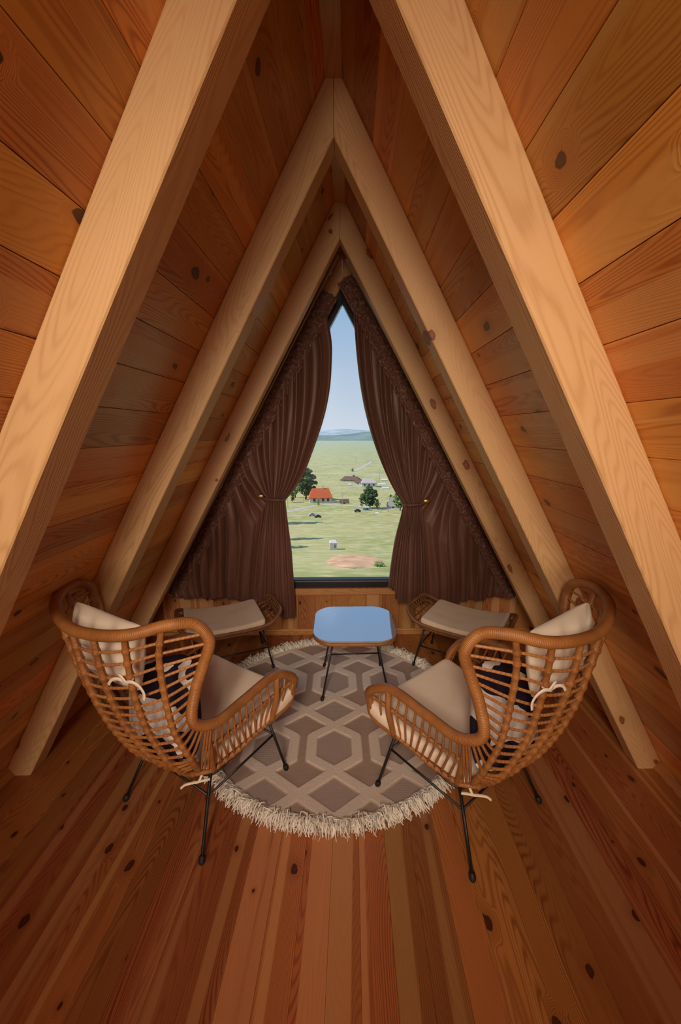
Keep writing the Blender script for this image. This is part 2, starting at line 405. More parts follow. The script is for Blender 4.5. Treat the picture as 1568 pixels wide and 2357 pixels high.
for i in range(3):
    for side in (-1, 1):
        lab = [['pale wooden rafter on the left of the nearest frame, cut off by the top edge', 'palest wooden rafter with large knots on the right of the nearest frame'],
               ['wooden rafter on the left of the middle frame, foot beside the left egg chair', 'wooden rafter on the right of the middle frame, foot beside the right egg chair'],
               ['wooden rafter beside the left brown curtain, with two round plugs', 'wooden rafter along the edge of the right brown curtain']][i][0 if side < 0 else 1]
        rl[(i, side)] = rafter(i, side, label=lab, w=0.100 if i < 2 else 0.075)
# two wooden plugs in the left rafter by the curtain
for px, py, r in ((761, 533, 0.011), (499, 1105, 0.009)):
    dr = pixray(px, py); o0 = Vector((0, 0, H)); t = (DR[2]+KS*0)/(dr.y-KS*dr.x); p = o0+dr*t
    q = rl[(2, -1)][0]
    V, Fc, U = tube([(0, -0.004, 0), (0, 0.006, 0)], r, 14)
    me = mkmesh('plug', V, Fc, smooth=False)
    o = link('plug', me, M['pin'], q); o.matrix_world = Matrix.Translation(p) @ Matrix.Rotation(SKEW, 4, 'Z')

# ------------------------------------------------------------------ window wall
def WP(x, z, dy=0.0): return Vector((x, wy(DW, x)+dy, z))
RZ = Matrix.Rotation(SKEW, 3, 'Z')
ZS, ZG, ZA = 0.344, 0.463, 2.464       # sill bottom, glass bottom, glass apex
# backing slab below the window, and the boards on it
b_ = MB(); b_.box((XR, wy(DW, XR)+0.075, 0.18), (ZR*COT*2+0.3, 0.08, 0.44), RZ)
wf = b_.build('wall_front', M['trimwood'], smooth=False); tag(wf, kind='structure')
GP = 0.1338
V, Fc = boxg((GP-0.0012, 0.38, 0.018), 0.0025); gb_me = mkmesh('plank', V, Fc, smooth=False); gb_me.materials.append(M['wallwood'])
x = -0.0156-GP*13
while x < X1:
    if x+GP > X0:
        o = link('plank', gb_me, parent=wf)
        p = WP(x+GP/2, 0.18, 0.009)
        o.matrix_world = Matrix.Translation(p) @ Matrix.Rotation(SKEW, 4, 'Z') @ Matrix.Rotation(math.radians(90), 4, 'X')
    x += GP
def prism(poly, y0, y1, name, mat, parent=None, kind=None, grain=None):
    """polygon in the wall plane (x, z), from depth y0 to y1; grain = (x, z) direction of the wood"""
    n = len(poly); c = sum((Vector((p[0], 0, p[1])) for p in poly), Vector())/n
    g = Vector((grain[0], 0, grain[1])).normalized() if grain else Vector((1, 0, 0))
    fx = g.cross(Vector((0, 1, 0))); R3 = Matrix((fx, g, fx.cross(g))).transposed()
    MW = Matrix.Translation(WP(c.x, c.z)) @ R3.to_4x4(); MI = MW.inverted()
    V = [MI @ WP(p[0], p[1], y0) for p in poly]+[MI @ WP(p[0], p[1], y1) for p in poly]
    Fc = [(j, (j+1) % n, n+(j+1) % n, n+j) for j in range(n)]+[tuple(range(n)), tuple(range(2*n-1, n-1, -1))]
    me = mkmesh(name, V, Fc, smooth=False)
    bm = bmesh.new(); bm.from_mesh(me); bmesh.ops.recalc_face_normals(bm, faces=bm.faces)
    bmesh.ops.bevel(bm, geom=bm.edges[:], offset=0.0015, segments=1, affect='EDGES'); bm.to_mesh(me); bm.free()
    o = link(name, me, mat, parent)
    if parent is None: o.matrix_world = MW
    else: o.matrix_parent_inverse = Matrix.Identity(4); o.matrix_world = MW
    if kind: o['kind'] = kind
    return o
CA = math.cos(AL); SA = math.sin(AL)
def sl(z, off): return (ZR-off/CA-z)*COT    # half width at height z of a line lying off inside the roof
OFG = (ZR-ZA)*CA                            # glass edge offset
OFF = OFG-0.055                             # outer edge of the black frame
for side, n in ((-1, 4), (1, 5)):
    P = lambda z, off: (XR+side*sl(z, off), z)
    prism([P(ZS, 0.0), P(ZS, OFF), (XR+side*0.0005, ZR-OFF/CA), (XR+side*0.0005, ZR)], -0.012, 0.02, 'trim_%d' % n, M['trimwood'], kind='structure', grain=(side*CA, -SA))
    # a narrower raised fillet along the frame
    prism([P(ZS+0.06, OFF-0.035), P(ZS+0.06, OFF-0.003), (XR+side*0.0005, ZR-(OFF-0.003)/CA), (XR+side*0.0005, ZR-(OFF-0.035)/CA)], -0.024, -0.012, 'trim_%d' % (n+4), M['trimwood'], kind='structure', grain=(side*CA, -SA))
hw = sl(0.39, 0.0)
prism([(XR-hw, 0.344), (XR+hw, 0.344), (XR+hw, 0.3955), (XR-hw, 0.3955)], -0.020, 0.03, 'window_sill', M['trimwood'], kind='structure', grain=(1, 0))
hw = sl(0.02, 0.0)
prism([(XR-hw, 0.0), (XR+hw, 0.0), (XR+hw, 0.030), (XR-hw, 0.030)], -0.016, 0.0, 'baseboard_front', M['trimwood'], kind='structure', grain=(1, 0))
prism([(XR-hw, 0.030), (XR+hw, 0.030), (XR+hw, 0.047), (XR-hw, 0.047)], -0.009, 0.0, 'baseboard_front_lip', M['trimwood'], kind='structure', grain=(1, 0))
# window: black frame and glass
win = empty('window_1', WP(XR, ZG)); tag(win, kind='structure')
win.matrix_world = Matrix.Translation(WP(XR, ZG))
bpy.context.view_layer.update()
def wpart(poly, y0, y1, name, mat, grain=None):
    o = prism(poly, y0, y1, name, mat, grain=grain); mw = o.matrix_world.copy(); o.parent = win; o.matrix_parent_inverse = win.matrix_world.inverted(); o.matrix_world = mw
    return o
hwF = sl(0.398, OFF)
wpart([(XR-hwF, 0.398), (XR+hwF, 0.398), (XR+sl(ZG, OFG), ZG), (XR-sl(ZG, OFG), ZG)], -0.002, 0.06, 'window_frame', M['frame'])
wpart([(XR-hwF, 0.447), (XR+hwF, 0.447), (XR+hwF, 0.455), (XR-hwF, 0.455)], -0.008, 0.0, 'frame_lip', plain('frame_edge', (0.16, 0.20, 0.26), 0.25))
for side in (-1, 1):
    P = lambda z, off: (XR+side*sl(z, off), z)
    wpart([P(0.398, OFF), P(0.398, OFG), (XR+side*0.0004, ZA), (XR+side*0.0004, ZR-OFF/CA)], -0.002, 0.06, 'window_frame', M['frame'], (side*CA, -SA))
    wpart([P(ZG, OFG-0.018), P(ZG, OFG-0.008), (XR+side*0.0004, ZR-(OFG-0.008)/CA), (XR+side*0.0004, ZR-(OFG-0.018)/CA)], -0.008, 0.0, 'frame_bead', M['frame'], (side*CA, -SA))
me = mkmesh('pane', [WP(XR-sl(ZG-.02, OFG-.02), ZG-.02, .035)-win.location, WP(XR+sl(ZG-.02, OFG-.02), ZG-.02, .035)-win.location, WP(XR, ZA+.02, .035)-win.location], [(0, 1, 2)], smooth=False)
o = link('pane', me, M['glass'], win)

# rear gable behind the camera, with its own window opening
def gable_piece(poly, y, th, name, mat):
    n = len(poly); V = [(p[0], y, p[1]) for p in poly]+[(p[0], y-th, p[1]) for p in poly]
    Fc = [(j, (j+1) % n, n+(j+1) % n, n+j) for j in range(n)]+[tuple(range(n)), tuple(range(2*n-1, n-1, -1))]
    return MB().add(V, Fc)
wxL, wxR, wz0, wz1 = -0.95, 0.35, 0.35, 1.95
gb = MB(); yB = YB+0.05
hx = lambda z: (ZR-z)*COT
for poly in ([(XR-hx(0), 0), (XR+hx(0), 0), (XR+hx(wz0), wz0), (XR-hx(wz0), wz0)],
             [(XR-hx(wz0), wz0), (wxL, wz0), (wxL, wz1), (XR-hx(wz1), wz1)] if wxL > XR-hx(wz0) else [],
             [(wxR, wz0), (XR+hx(wz0), wz0), (XR+hx(wz1), wz1), (wxR, wz1)],
             [(XR-hx(wz1), wz1), (XR+hx(wz1), wz1), (XR, ZR)]):
    if poly:
        g = gable_piece(poly, yB, 0.05, '', None); gb.add(g.V, g.F)
o = gb.build('wall_back', M['wallwood'], smooth=False); tag(o, kind='structure')
win2 = empty('window_2', ((wxL+wxR)/2, yB, wz0)); tag(win2, kind='structure')
fb = MB(); cx = (wxL+wxR)/2
for (x0, x1, z0, z1) in ((wxL, wxR, wz0, wz0+.05), (wxL, wxR, wz1-.05, wz1), (wxL, wxL+.05, wz0, wz1), (wxR-.05, wxR, wz0, wz1), (cx-.03, cx+.03, wz0, wz1)):
    fb.box(((x0+x1)/2-cx, 0.0, (z0+z1)/2-wz0), (x1-x0, .06, z1-z0))
fb.build('window_frame', M['frame'], win2, smooth=False)


# ------------------------------------------------------------------ rug
RC = Vector((-0.100, 2.085, 0)); RR = 0.725
def pattern_mask(u, v):
    """1 on the raised cream bands: hexagons and lozenges in turn, joined at their points"""
    PU, PV = 0.325, 0.546
    i = round(u/PU); j = round(v/PV); best = 9.0
    def seg(ax, ay, bx, by):
        dx, dy = bx-ax, by-ay; t = max(0, min(1, ((u-ax)*dx+(v-ay)*dy)/(dx*dx+dy*dy)))
        return math.hypot(u-ax-dx*t, v-ay-dy*t)
    for a in (i-1, i, i+1):
        for b in (j-1, j, j+1):
            cx, cy = a*PU, b*PV
            if abs(u-cx) > 0.25 or abs(v-cy) > 0.45: continue
            h = [(0, .150), (.116, .072), (.116, -.072), (0, -.150), (-.116, -.072), (-.116, .072)]
            for k in range(6): best = min(best, seg(cx+h[k][0], cy+h[k][1], cx+h[(k+1) % 6][0], cy+h[(k+1) % 6][1]))
            d = [(0, .150), (.1625, .273), (0, .396), (-.1625, .273)]
            for k in range(4): best = min(best, seg(cx+d[k][0], cy+d[k][1], cx+d[(k+1) % 4][0], cy+d[(k+1) % 4][1]))
    return best
def cell_kind(u, v):
    PU, PV = 0.325, 0.546
    i = round(u/PU); j = round(v/PV); du, dv = u-i*PU, v-j*PV
    if abs(du) < .1 and abs(dv) < .13-abs(du)*.6: return 1+((i*7+j*3) % 3)
    j2 = round((v-.273)/PV); dv = v-.273-j2*PV
    if abs(du)/.14+abs(dv)/.10 < 1: return 1+((i*5+j2*2+1) % 3)
    return 0
def build_rug():
    root = empty('round_rug', (RC.x, RC.y, 0.0005), SKEW)
    tag(root, 'round beige woven rug with raised cream hexagon bands and shaggy fringe, under the glass-topped table', 'rug')
    n = 331; st = 2*RR/(n-1)
    V, Fc, col = [], [], []; idx = -np.ones((n, n), int)
    v0 = -0.152
    for i in range(n):
        for j in range(n):
            x, y = -RR+i*st, -RR+j*st
            r = math.hypot(x, y)
            if r > RR: continue
            d = pattern_mask(x-0.006, y-0.232)
            m = sstep(0.031, 0.024, d) if d > 0.024 else 1.0
            k = cell_kind(x-0.006, y-0.232); z = 0.006
            if m < 0.5 and k:
                if k == 1: z += 0.0016*max(0, math.sin(x*420)*math.sin(y*420))+0.0008
                elif k == 2: z += 0.0022*max(0, math.sin(x*300)*math.sin(y*300))
                else: z += 0.0012*math.sin(y*900)
            z += m*(0.008+0.0022*mnoise.noise(Vector((x*190, y*190, 3))))
            z *= 1 if r < RR-.01 else 0.4
            idx[i, j] = len(V); V.append((x, y, z)); col.append((m, 0.5 if (k and m < .5) else 0.0, 0, 1))
    for i in range(n-1):
        for j in range(n-1):
            q = (idx[i, j], idx[i+1, j], idx[i+1, j+1], idx[i, j+1])
            if min(q) >= 0: Fc.append(q)
    me = mkmesh('weave', V, Fc)
    ca = me.color_attributes.new('pile', 'FLOAT_COLOR', 'POINT'); ca.data.foreach_set('color', np.array(col, dtype=np.float32).ravel())
    m, nt, b = newmat('rug_wool')
    at = nt.nodes.new('ShaderNodeAttribute'); at.attribute_name = 'pile'
    sp = nt.nodes.new('ShaderNodeSeparateColor'); nt.links.new(at.outputs['Color'], sp.inputs[0])
    tc = nt.nodes.new('ShaderNodeTexCoord')
    streak = noise_(nt, vmath(nt, 'MULTIPLY', tc.outputs['Object'], (12, 420, 12)), 1.0, 2)
    flat = mixc(nt, mapr(nt, streak, 0.3, 0.7), (0.40, 0.275, 0.205), (0.50, 0.355, 0.275))
    flat = mixc(nt, sp.outputs[1], flat, (0.50, 0.40, 0.36))
    pl = mixc(nt, mapr(nt, noise_(nt, tc.outputs['Object'], 300, 2), 0.35, 0.65), (0.74, 0.60, 0.48), (0.90, 0.76, 0.62))
    nt.links.new(mixc(nt, sp.outputs[0], flat, pl), b.inputs['Base Color'])
    b.inputs['Roughness'].default_value = 0.95; b.inputs['Specular IOR Level'].default_value = 0.1; b.inputs['Sheen Weight'].default_value = 0.2
    bump(nt, b, noise_(nt, tc.outputs['Object'], 700, 2), 0.5, 0.0015)
    link('weave', me, m, root)
    # fringe: twisted cotton loops
    f = MB()
    for k in range(3600):
        a = 2*math.pi*k/3600+rng.normal()*0.006; r0 = RR-0.030+rng.random()*0.032
        L = 0.050+rng.random()*0.028; bend = rng.normal()*0.9; up = 0.010+abs(rng.normal())*0.016
        p = []
        for q in range(5):
            t = q/4; aa = a+bend*0.032*math.sin(t*2.6)*1.2+rng.normal()*0.006
            rr = r0+L*t*(1-0.25*t*abs(bend)); zz = 0.008+up*math.sin(math.pi*min(1, t*1.05))+0.004*rng.random()
            if q == 4: zz = 0.003+0.006*rng.random()
            p.append((rr*math.cos(aa), rr*math.sin(aa), zz))
        f.tube(p, [0.0022, 0.0028, 0.003, 0.0028, 0.0018], 4, caps=False)
    fm = plain('fringe_cotton', (0.95, 0.86, 0.74), 0.9, 0, 0.15, 0.08, 60)
    o = f.build('fringe', fm, root); o['kind'] = 'stuff'
build_rug()

# ------------------------------------------------------------------ wicker egg chairs
RIM = [(0.255, 0.134, 0.352), (0.267, 0.264, 0.371), (0.277, 0.279, 0.445), (0.314, 0.236, 0.534), (0.307, 0.125, 0.599), (0.322, -0.066, 0.61), (0.337, -0.207, 0.622), (0.32, -0.285, 0.669), (0.311, -0.259, 0.767), (0.331, -0.232, 0.862), (0.353, -0.224, 0.942), (0.327, -0.254, 1.004), (0.300, -0.328, 1.026), (0.228, -0.406, 1.01), (0.122, -0.446, 0.997), (0.0, -0.462, 0.991)]
RIBS = [[(.293, -.346, 1.024), (.248, -.335, .900), (.228, -.316, .750), (.230, -.296, .600), (.243, -.250, .460), (.188, -.182, .330)],
        [(.205, -.412, 1.010), (.172, -.392, .874), (.155, -.368, .722), (.155, -.335, .576), (.172, -.280, .425), (.138, -.192, .302)],
        [(.100, -.450, .995), (.086, -.432, .862), (.076, -.402, .712), (.078, -.355, .560), (.088, -.285, .405), (.074, -.190, .284)],
        [(0, -.463, .992), (0, -.448, .862), (0, -.420, .710), (0, -.370, .555), (0, -.295, .400), (0, -.190, .278)]]
def mx(p, s): return (p[0]*s, p[1], p[2])
POST = [(.325, -.225, .628), (.290, -.205, .53), (.250, -.170, .41), (.212, -.135, .308)]
LOWR = [(.212, -.135, .308), (.228, -.03, .316), (.245, .06, .338), (.256, .134, .352)]
def knobby(P, n, r, knots, kr):
    """curve samples with thicker wrapped spots at the given parameters"""
    C = [cat_at(P, (len(P)-1)*i/(n-1)) for i in range(n)]
    R = [r+(kr-r)*max([math.exp(-((i/(n-1)-k)/0.012)**2) for k in knots] or [0]) for i in range(n)]
    return C, R
def ribbon(pts, w, nrm, th=0.0012):
    V, Fc = [], []
    n = len(pts)
    for i, p in enumerate(pts):
        p = Vector(p); t = (Vector(pts[min(n-1, i+1)])-Vector(pts[max(0, i-1)])).normalized()
        sd = t.cross(Vector(nrm)).normalized()*(w/2); q = Vector(nrm).normalized()*th
        V += [p-sd+q, p+sd+q, p+sd-q, p-sd-q]
    for i in range(n-1):
        for k in range(4): Fc.append((i*4+k, i*4+(k+1) % 4, (i+1)*4+(k+1) % 4, (i+1)*4+k))
    Fc += [(3, 2, 1, 0), tuple((n-1)*4+k for k in range(4))]
    return V, Fc
FR = [.100, .172, .245, .302, .360, .412, .458, .508, .557, .604, .648, .692, .738, .786, .832, .878, .922]
NR = len(FR); WING = [10.35, 9.86, 9.36, 9.05, 8.75, 8.41, 8.08, 7.79, 7.54, 7.26, 6.95, 6.76, 6.60, 6.46]
def build_chair(loc, rz, label):
    root = empty('egg_chair', (loc[0], loc[1], 0), rz)
    tag(root, label, 'chair', 'wicker egg chairs')
    Rt, Ca, Me = M['rattan'], M['cane'], M['metal']
    rim = [mx(p, 1) for p in RIM]+[mx(p, -1) for p in RIM[:-1][::-1]]
    C = catmull(rim, 7)
    MB().tube(C, [0.0185 if 14 < i < len(C)-15 else 0.0155 for i in range(len(C))], 14).build('rim', Rt, root)
    for s in (1, -1):
        for k, rb in enumerate(RIBS):
            if k == 3 and s < 0: continue
            C, R = knobby([mx(p, s) for p in rb], 130, 0.0102, FR, 0.0138)
            MB().tube(C, R, 10).build('rib', Rt, root)
        C, R = knobby([mx(p, s) for p in POST], 40, 0.0105, [0.5], 0.012)
        MB().tube(C, R, 10).build('post', Rt, root)
        C, R = knobby([mx(p, s) for p in LOWR], 90, 0.0095, [0.06+i*0.105 for i in range(9)], 0.0125)
        MB().tube(C, R, 10).build('lower_rail', Rt, root)
        # middle rail of the arm
        mid = [mx(p, s) for p in [(.300, .262, .498), (.292, .134, .492), (.285, 0, .486), (.280, -.10, .478), (.277, -.195, .487)]]
        C, R = knobby(mid, 80, 0.0072, [0.06+i*0.098 for i in range(10)], 0.0105)
        MB().tube(C, R, 10).build('middle_rail', Rt, root)
        MB().tube([mx(cat_at([(.312, .135, .600), (.302, .140, .48), (.262, .142, .350)], 2*i/10), s) for i in range(11)], 0.0125, 10).build('strut', Rt, root)
        # thin upright canes of the arm
        for i in range(9):
            t = (i+0.7)/9.4
            top = cat_at(RIM, 6.15-2.0*t); bot = cat_at(LOWR, 0.12+2.75*t)
            m_ = cat_at([(.277, -.195, .487), (.280, -.10, .478), (.285, 0, .486), (.292, .134, .492)], 3*t)
            P = [top, (top+m_)/2+Vector((.003, 0, 0)), m_+Vector((.006, 0, 0)), bot]
            MB().tube([mx(q, s) for q in catmull(P, 4)], 0.0047, 6).build('cane', Ca, root)
        for a, b2 in ((3.5, 0.55), (2.9, 1.2)):
            MB().tube([mx(q, s) for q in (cat_at(RIM, a), cat_at(RIM, a)*.5+cat_at(RIM, b2)*.5+Vector((.004, 0, 0)), cat_at(RIM, b2))], 0.0047, 6).build('cane', Ca, root)
        # canes fanning out below the bend of the rim
        for i in range(3):
            a = cat_at(RIM, 6.36-0.085*i); e = Vector((.188, -.182, .330)).lerp(Vector((.210, -.141, .309)), (i+0.5)/3.6)
            MB().tube([mx(q, s) for q in catmull([a, a.lerp(e, .5)+Vector((.008, -.010, 0)), e], 6)], 0.0045, 6).build('cane', Ca, root)
    # bottom rail behind the seat
    br = [(.212, -.135, .306), (.190, -.180, .318), (.138, -.194, .297), (.074, -.194, .280), (0, -.194, .274)]
    br = br+[mx(p, -1) for p in br[:-1][::-1]]
    C, R = knobby(br, 90, 0.0095, [.2, .35, .5, .65, .8], 0.013); MB().tube(C, R, 10).build('bottom_rail', Rt, root)
    # canes running round the back from wing to wing
    for k in range(NR):
        f = FR[k]
        half = ([cat_at(RIM, WING[k])] if k < len(WING) else [])+[cat_at(rb, f*(len(rb)-1)) for rb in RIBS]
        P = half+[Vector(mx(p, -1)) for p in half[:-1][::-1]]
        MB().tube(catmull(P, 6), 0.0052, 6).build('cane', Ca, root)
    # seat frame and seat canes under the cushion
    fr = [(.256, .134, .352), (.250, .22, .362), (.20, .262, .366), (0, .268, .366)]; fr = fr+[mx(p, -1) for p in fr[:-1][::-1]]
    MB().tube(catmull(fr, 6), 0.011, 10).build('front_rail', Rt, root)
    for i in range(9):
        t = (i+.5)/9; y = -.15+t*.39; z = .292+t*.066; hw = .205+t*.045
        MB().tube([(-hw, y, z), (0, y, z-.012), (hw, y, z)], 0.0055, 6).build('seat_cane', Ca, root)
    # steel base
    bf = MB()
    ring = [(.19, -.125, .268), (.215, .0, .300), (.222, .17, .330), (.12, .20, .335), (-.12, .20, .335), (-.222, .17, .330), (-.215, 0, .300), (-.19, -.125, .268), (-.08, -.15, .262), (.08, -.15, .262)]
    bf.tube(catmull(ring, 5, True), 0.0055, 8, closed=True); bf.build('seat_frame', Me, root)
    legs = {}
    for sx in (1, -1):
        for nm, tp, ft in (('front', (.212*sx, .172, .335), (.25*sx, .25, .012)), ('rear', (.186*sx, -.128, .285), (.25*sx, -.25, .012))):
            l = MB().tube([tp, ft], 0.0066, 10).build('leg', Me, root); legs[(sx, nm)] = (Vector(tp), Vector(ft))
            d = (Vector(ft)-Vector(tp)).normalized(); e = Vector(ft)
            MB().tube([e-d*.024, e-d*.020, e-d*.012, e-d*.002, e+d*.006, e+d*.0095], [.0085, .0115, .0128, .0125, .0085, .003], 14).build('foot_cap', M['rubber'], l)
    at = lambda key, z: legs[key][0].lerp(legs[key][1], (legs[key][0].z-z)/(legs[key][0].z-legs[key][1].z))
    for a, za, b2, zb in (((1, 'rear'), .208, (-1, 'rear'), .208), ((1, 'front'), .230, (-1, 'front'), .230), ((1, 'rear'), .206, (1, 'front'), .228), ((-1, 'rear'), .206, (-1, 'front'), .228)):
        MB().tube([at(a, za), at(b2, zb)], 0.0048, 8).build('brace', Me, root)
    return root
CL = ((-0.649, 1.5372), math.radians(60.235-0.33-90)); CR = ((0.477, 1.5146), math.radians(130.483-0.76-90))
chL = build_chair(CL[0], CL[1], 'wicker egg chair on the left, facing the window, steel legs')
chR = build_chair(CR[0], CR[1], 'wicker egg chair on the right, facing the window, steel legs')
def in_chair(P, c):
    (x, y), a = c; p = Vector(P)
    return Vector((x+p.x*math.cos(a)-p.y*math.sin(a), y+p.x*math.sin(a)+p.y*math.cos(a), p.z))

# ------------------------------------------------------------------ cushions
def cushion(name, mat, w, l, th, loc, rot, shape=None, n=26, edge=0.16, puff=1.0, wr=0.0, seed=0, smoothz=None, parent=None, corner=5.0, flatside=False):
    """closed pillow: rounded square plan, thickness th, pinched (puff) or boxed (flatside) edge. shape(x,y,z)->vector bends it"""
    V, Fc = [], []
    def plan(u, v):
        # square to superellipse
        r = (abs(u)**corner+abs(v)**corner)**(1/corner)
        mx_ = max(abs(u), abs(v)); k = mx_/r if r > 1e-9 else 1
        return u*k*w/2, v*k*l/2, mx_
    for sgn in (1, -1):
        off = len(V)
        for i in range(n):
            for j in range(n):
                u = math.sin((-1+2*i/(n-1))*math.pi/2); v = math.sin((-1+2*j/(n-1))*math.pi/2)
                x, y, m = plan(u, v)
                if flatside: z = (th/2)*(1-max(0, (m-0.93)/0.07)**2.5*0.45) if m < 1 else th/2*0.55
                else: z = (th/2)*max(0, (1-abs(u)**2.4)*(1-abs(v)**2.4))**0.62
                if wr: z += wr*mnoise.noise(Vector((x*14, y*14, seed+sgn)))*(1-m**4)+wr*0.5*mnoise.noise(Vector((x*40, y*9, seed*2+sgn)))*(1-m**6)
                p = Vector((x, y, sgn*z))
                V.append(p)
        for f in grid_faces(n, n, off): Fc.append(f if sgn > 0 else f[::-1])
    # sides
    ringi = [(i, 0) for i in range(n)]+[(n-1, j) for j in range(1, n)]+[(i, n-1) for i in range(n-2, -1, -1)]+[(0, j) for j in range(n-2, 0, -1)]
    m = len(ringi)
    for k in range(m):
        a = ringi[k]; b2 = ringi[(k+1) % m]; ia = a[0]*n+a[1]; ib = b2[0]*n+b2[1]
        Fc.append((ia, n*n+ia, n*n+ib, ib))
    if shape: V = [shape(p) for p in V]
    me = mkmesh(name, V, Fc)
    bm = bmesh.new(); bm.from_mesh(me); bmesh.ops.remove_doubles(bm, verts=bm.verts, dist=1e-5); bmesh.ops.recalc_face_normals(bm, faces=bm.faces); bm.to_mesh(me); bm.free()
    me.polygons.foreach_set('use_smooth', [True]*len(me.polygons))
    o = link(name, me, mat, parent)
    o.location = loc; o.rotation_euler = rot
    return o
def pattern_mat():
    m, nt, b = newmat('navy_leaf_print')
    tc = nt.nodes.new('ShaderNodeTexCoord')
    P = vmath(nt, 'MULTIPLY', tc.outputs['Object'], (9.0, 15.0, 9.0))
    P = vmath(nt, 'ADD', P, vmath(nt, 'MULTIPLY', noise_(nt, tc.outputs['Object'], 7, 1, col=True), (3.2, 3.2, 3.2)))
    w = nt.nodes.new('ShaderNodeTexVoronoi'); w.feature = 'F1'; w.inputs['Scale'].default_value = 0.62; nt.links.new(P, w.inputs['Vector'])
    s = nt.nodes.new('ShaderNodeSeparateColor'); nt.links.new(w.outputs['Color'], s.inputs[0])
    f = math_(nt, 'GREATER_THAN', s.outputs[0], 0.50)
    nt.links.new(mixc(nt, f, (0.022, 0.015, 0.028), (0.84, 0.77, 0.72)), b.inputs['Base Color'])
    b.inputs['Roughness'].default_value = 0.8; b.inputs['Specular IOR Level'].default_value = 0.2
    bump(nt, b, noise_(nt, tc.outputs['Object'], 800, 2), 0.15, 0.001)
    return m
M['print'] = pattern_mat()
for c, nm, sd in ((CL, 'left', 1), (CR, 'right', -1)):
    # seat cushion: narrower at the back, follows the sloping seat
    def shp(p):
        t = (p.y+0.245)/0.49; k = 0.74+0.30*min(1, t*1.25)
        return Vector((p.x*k, p.y, p.z+0.012*(p.x/0.29)**2*1.2-0.004))
    o = cushion('seat_cushion', M['cream'], 0.545, 0.480, 0.062, (0, 0, 0), (0, 0, 0), shp, 30, corner=22, flatside=True, wr=0.0025, seed=3+sd)
    tilt = math.atan2(0.064, 0.39)
    o.matrix_world = Matrix.Translation(in_chair((0, 0.065, 0.366), c)) @ Matrix.Rotation(c[1], 4, 'Z') @ Matrix.Rotation(tilt, 4, 'X')
    tag(o, 'cream canvas seat cushion of the %s egg chair' % nm, 'cushion', 'seat cushions of the egg chairs')
    bpy.context.view_layer.update()
    # its bow at the back corner, under the basket
    s = sd; MI = o.matrix_world.inverted(); tb = MB()
    pt = lambda q: MI @ in_chair((q[0]*s, q[1], q[2]), c)
    nr = (MI.to_3x3() @ Vector((0, 0, 1)))
    for path in ([(.185, -.165, .325), (.200, -.185, .312), (.196, -.198, .296), (.175, -.205, .290)],
                 [(.196, -.198, .296), (.176, -.212, .292), (.158, -.228, .288), (.146, -.240, .276)],
                 [(.196, -.198, .296), (.212, -.178, .296), (.222, -.162, .292)]):
        V, Fc = ribbon([pt(q) for q in catmull(path, 5)], 0.009, MI.to_3x3() @ Vector((0, -.5, .8))); tb.add(V, Fc)
    tb.build('tie', M['creampillow'], o)
    # head pillow, upright against the back
    def shp2(p):
        z = p.z
        return Vector((p.x, p.y+0.02*(p.x/0.19)**2*(1 if p.y > 0 else 0.2), z-0.35*p.x*p.x*0.9))
    o = cushion('head_pillow', M['creampillow'], 0.335, 0.235, 0.120, (0, 0, 0), (0, 0, 0), shp2, 34, corner=12, wr=0.007, seed=9+3*sd)
    o.matrix_world = Matrix.Translation(in_chair((-0.045*s, -0.335, 0.855), c)) @ Matrix.Rotation(c[1]+0.18*s, 4, 'Z') @ Matrix.Rotation(math.radians(86), 4, 'X') @ Matrix.Rotation(math.radians(-7*s), 4, 'Z') @ Matrix.Rotation(math.pi, 4, 'Y')
    tag(o, 'cream satin head pillow tied to the back of the %s egg chair' % nm, 'pillow', 'head pillows of the egg chairs')
    bpy.context.view_layer.update()
    MI = o.matrix_world.inverted(); tb = MB(); pt = lambda q: MI @ in_chair((q[0]*s, q[1], q[2]), c)
    nrm = MI.to_3x3() @ in_chair((0.3*s, -1, 0.2), ((0, 0), c[1]))
    kn = (.164, -.402, .826)
    for path in ([(.150, -.368, .838), (.178, -.388, .834), kn, (.146, -.400, .822), (.140, -.366, .820)],
                 [kn, (.140, -.412, .836), (.118, -.420, .830), (.100, -.424, .808)],
                 [kn, (.184, -.396, .832), (.204, -.386, .820), (.212, -.376, .790), (.208, -.376, .762)],
                 [kn, (.152, -.408, .846), (.138, -.408, .848)]):
        V, Fc = ribbon([pt(q) for q in catmull(path, 5)], 0.010, nrm); tb.add(V, Fc)
    tb.build('tie', M['creampillow'], o)
    # patterned throw cushion slumped below it
    def shp3(p):
        return Vector((p.x, p.y, p.z-0.55*p.x*p.x))
    o = cushion('throw_cushion', M['print'], 0.37, 0.37, 0.13, (0, 0, 0), (0, 0, 0), shp3, 34, corner=4.5, wr=0.010, seed=21+5*sd)
    o.matrix_world = Matrix.Translation(in_chair((0.040*s, -0.195, 0.555), c)) @ Matrix.Rotation(c[1]+0.05*s, 4, 'Z') @ Matrix.Rotation(math.radians(70), 4, 'X') @ Matrix.Rotation(math.radians(22*s), 4, 'Z') @ Matrix.Rotation(math.pi, 4, 'Y')
    tag(o, 'navy and white leaf-print cushion in the %s egg chair' % nm, 'cushion', 'leaf-print cushions')

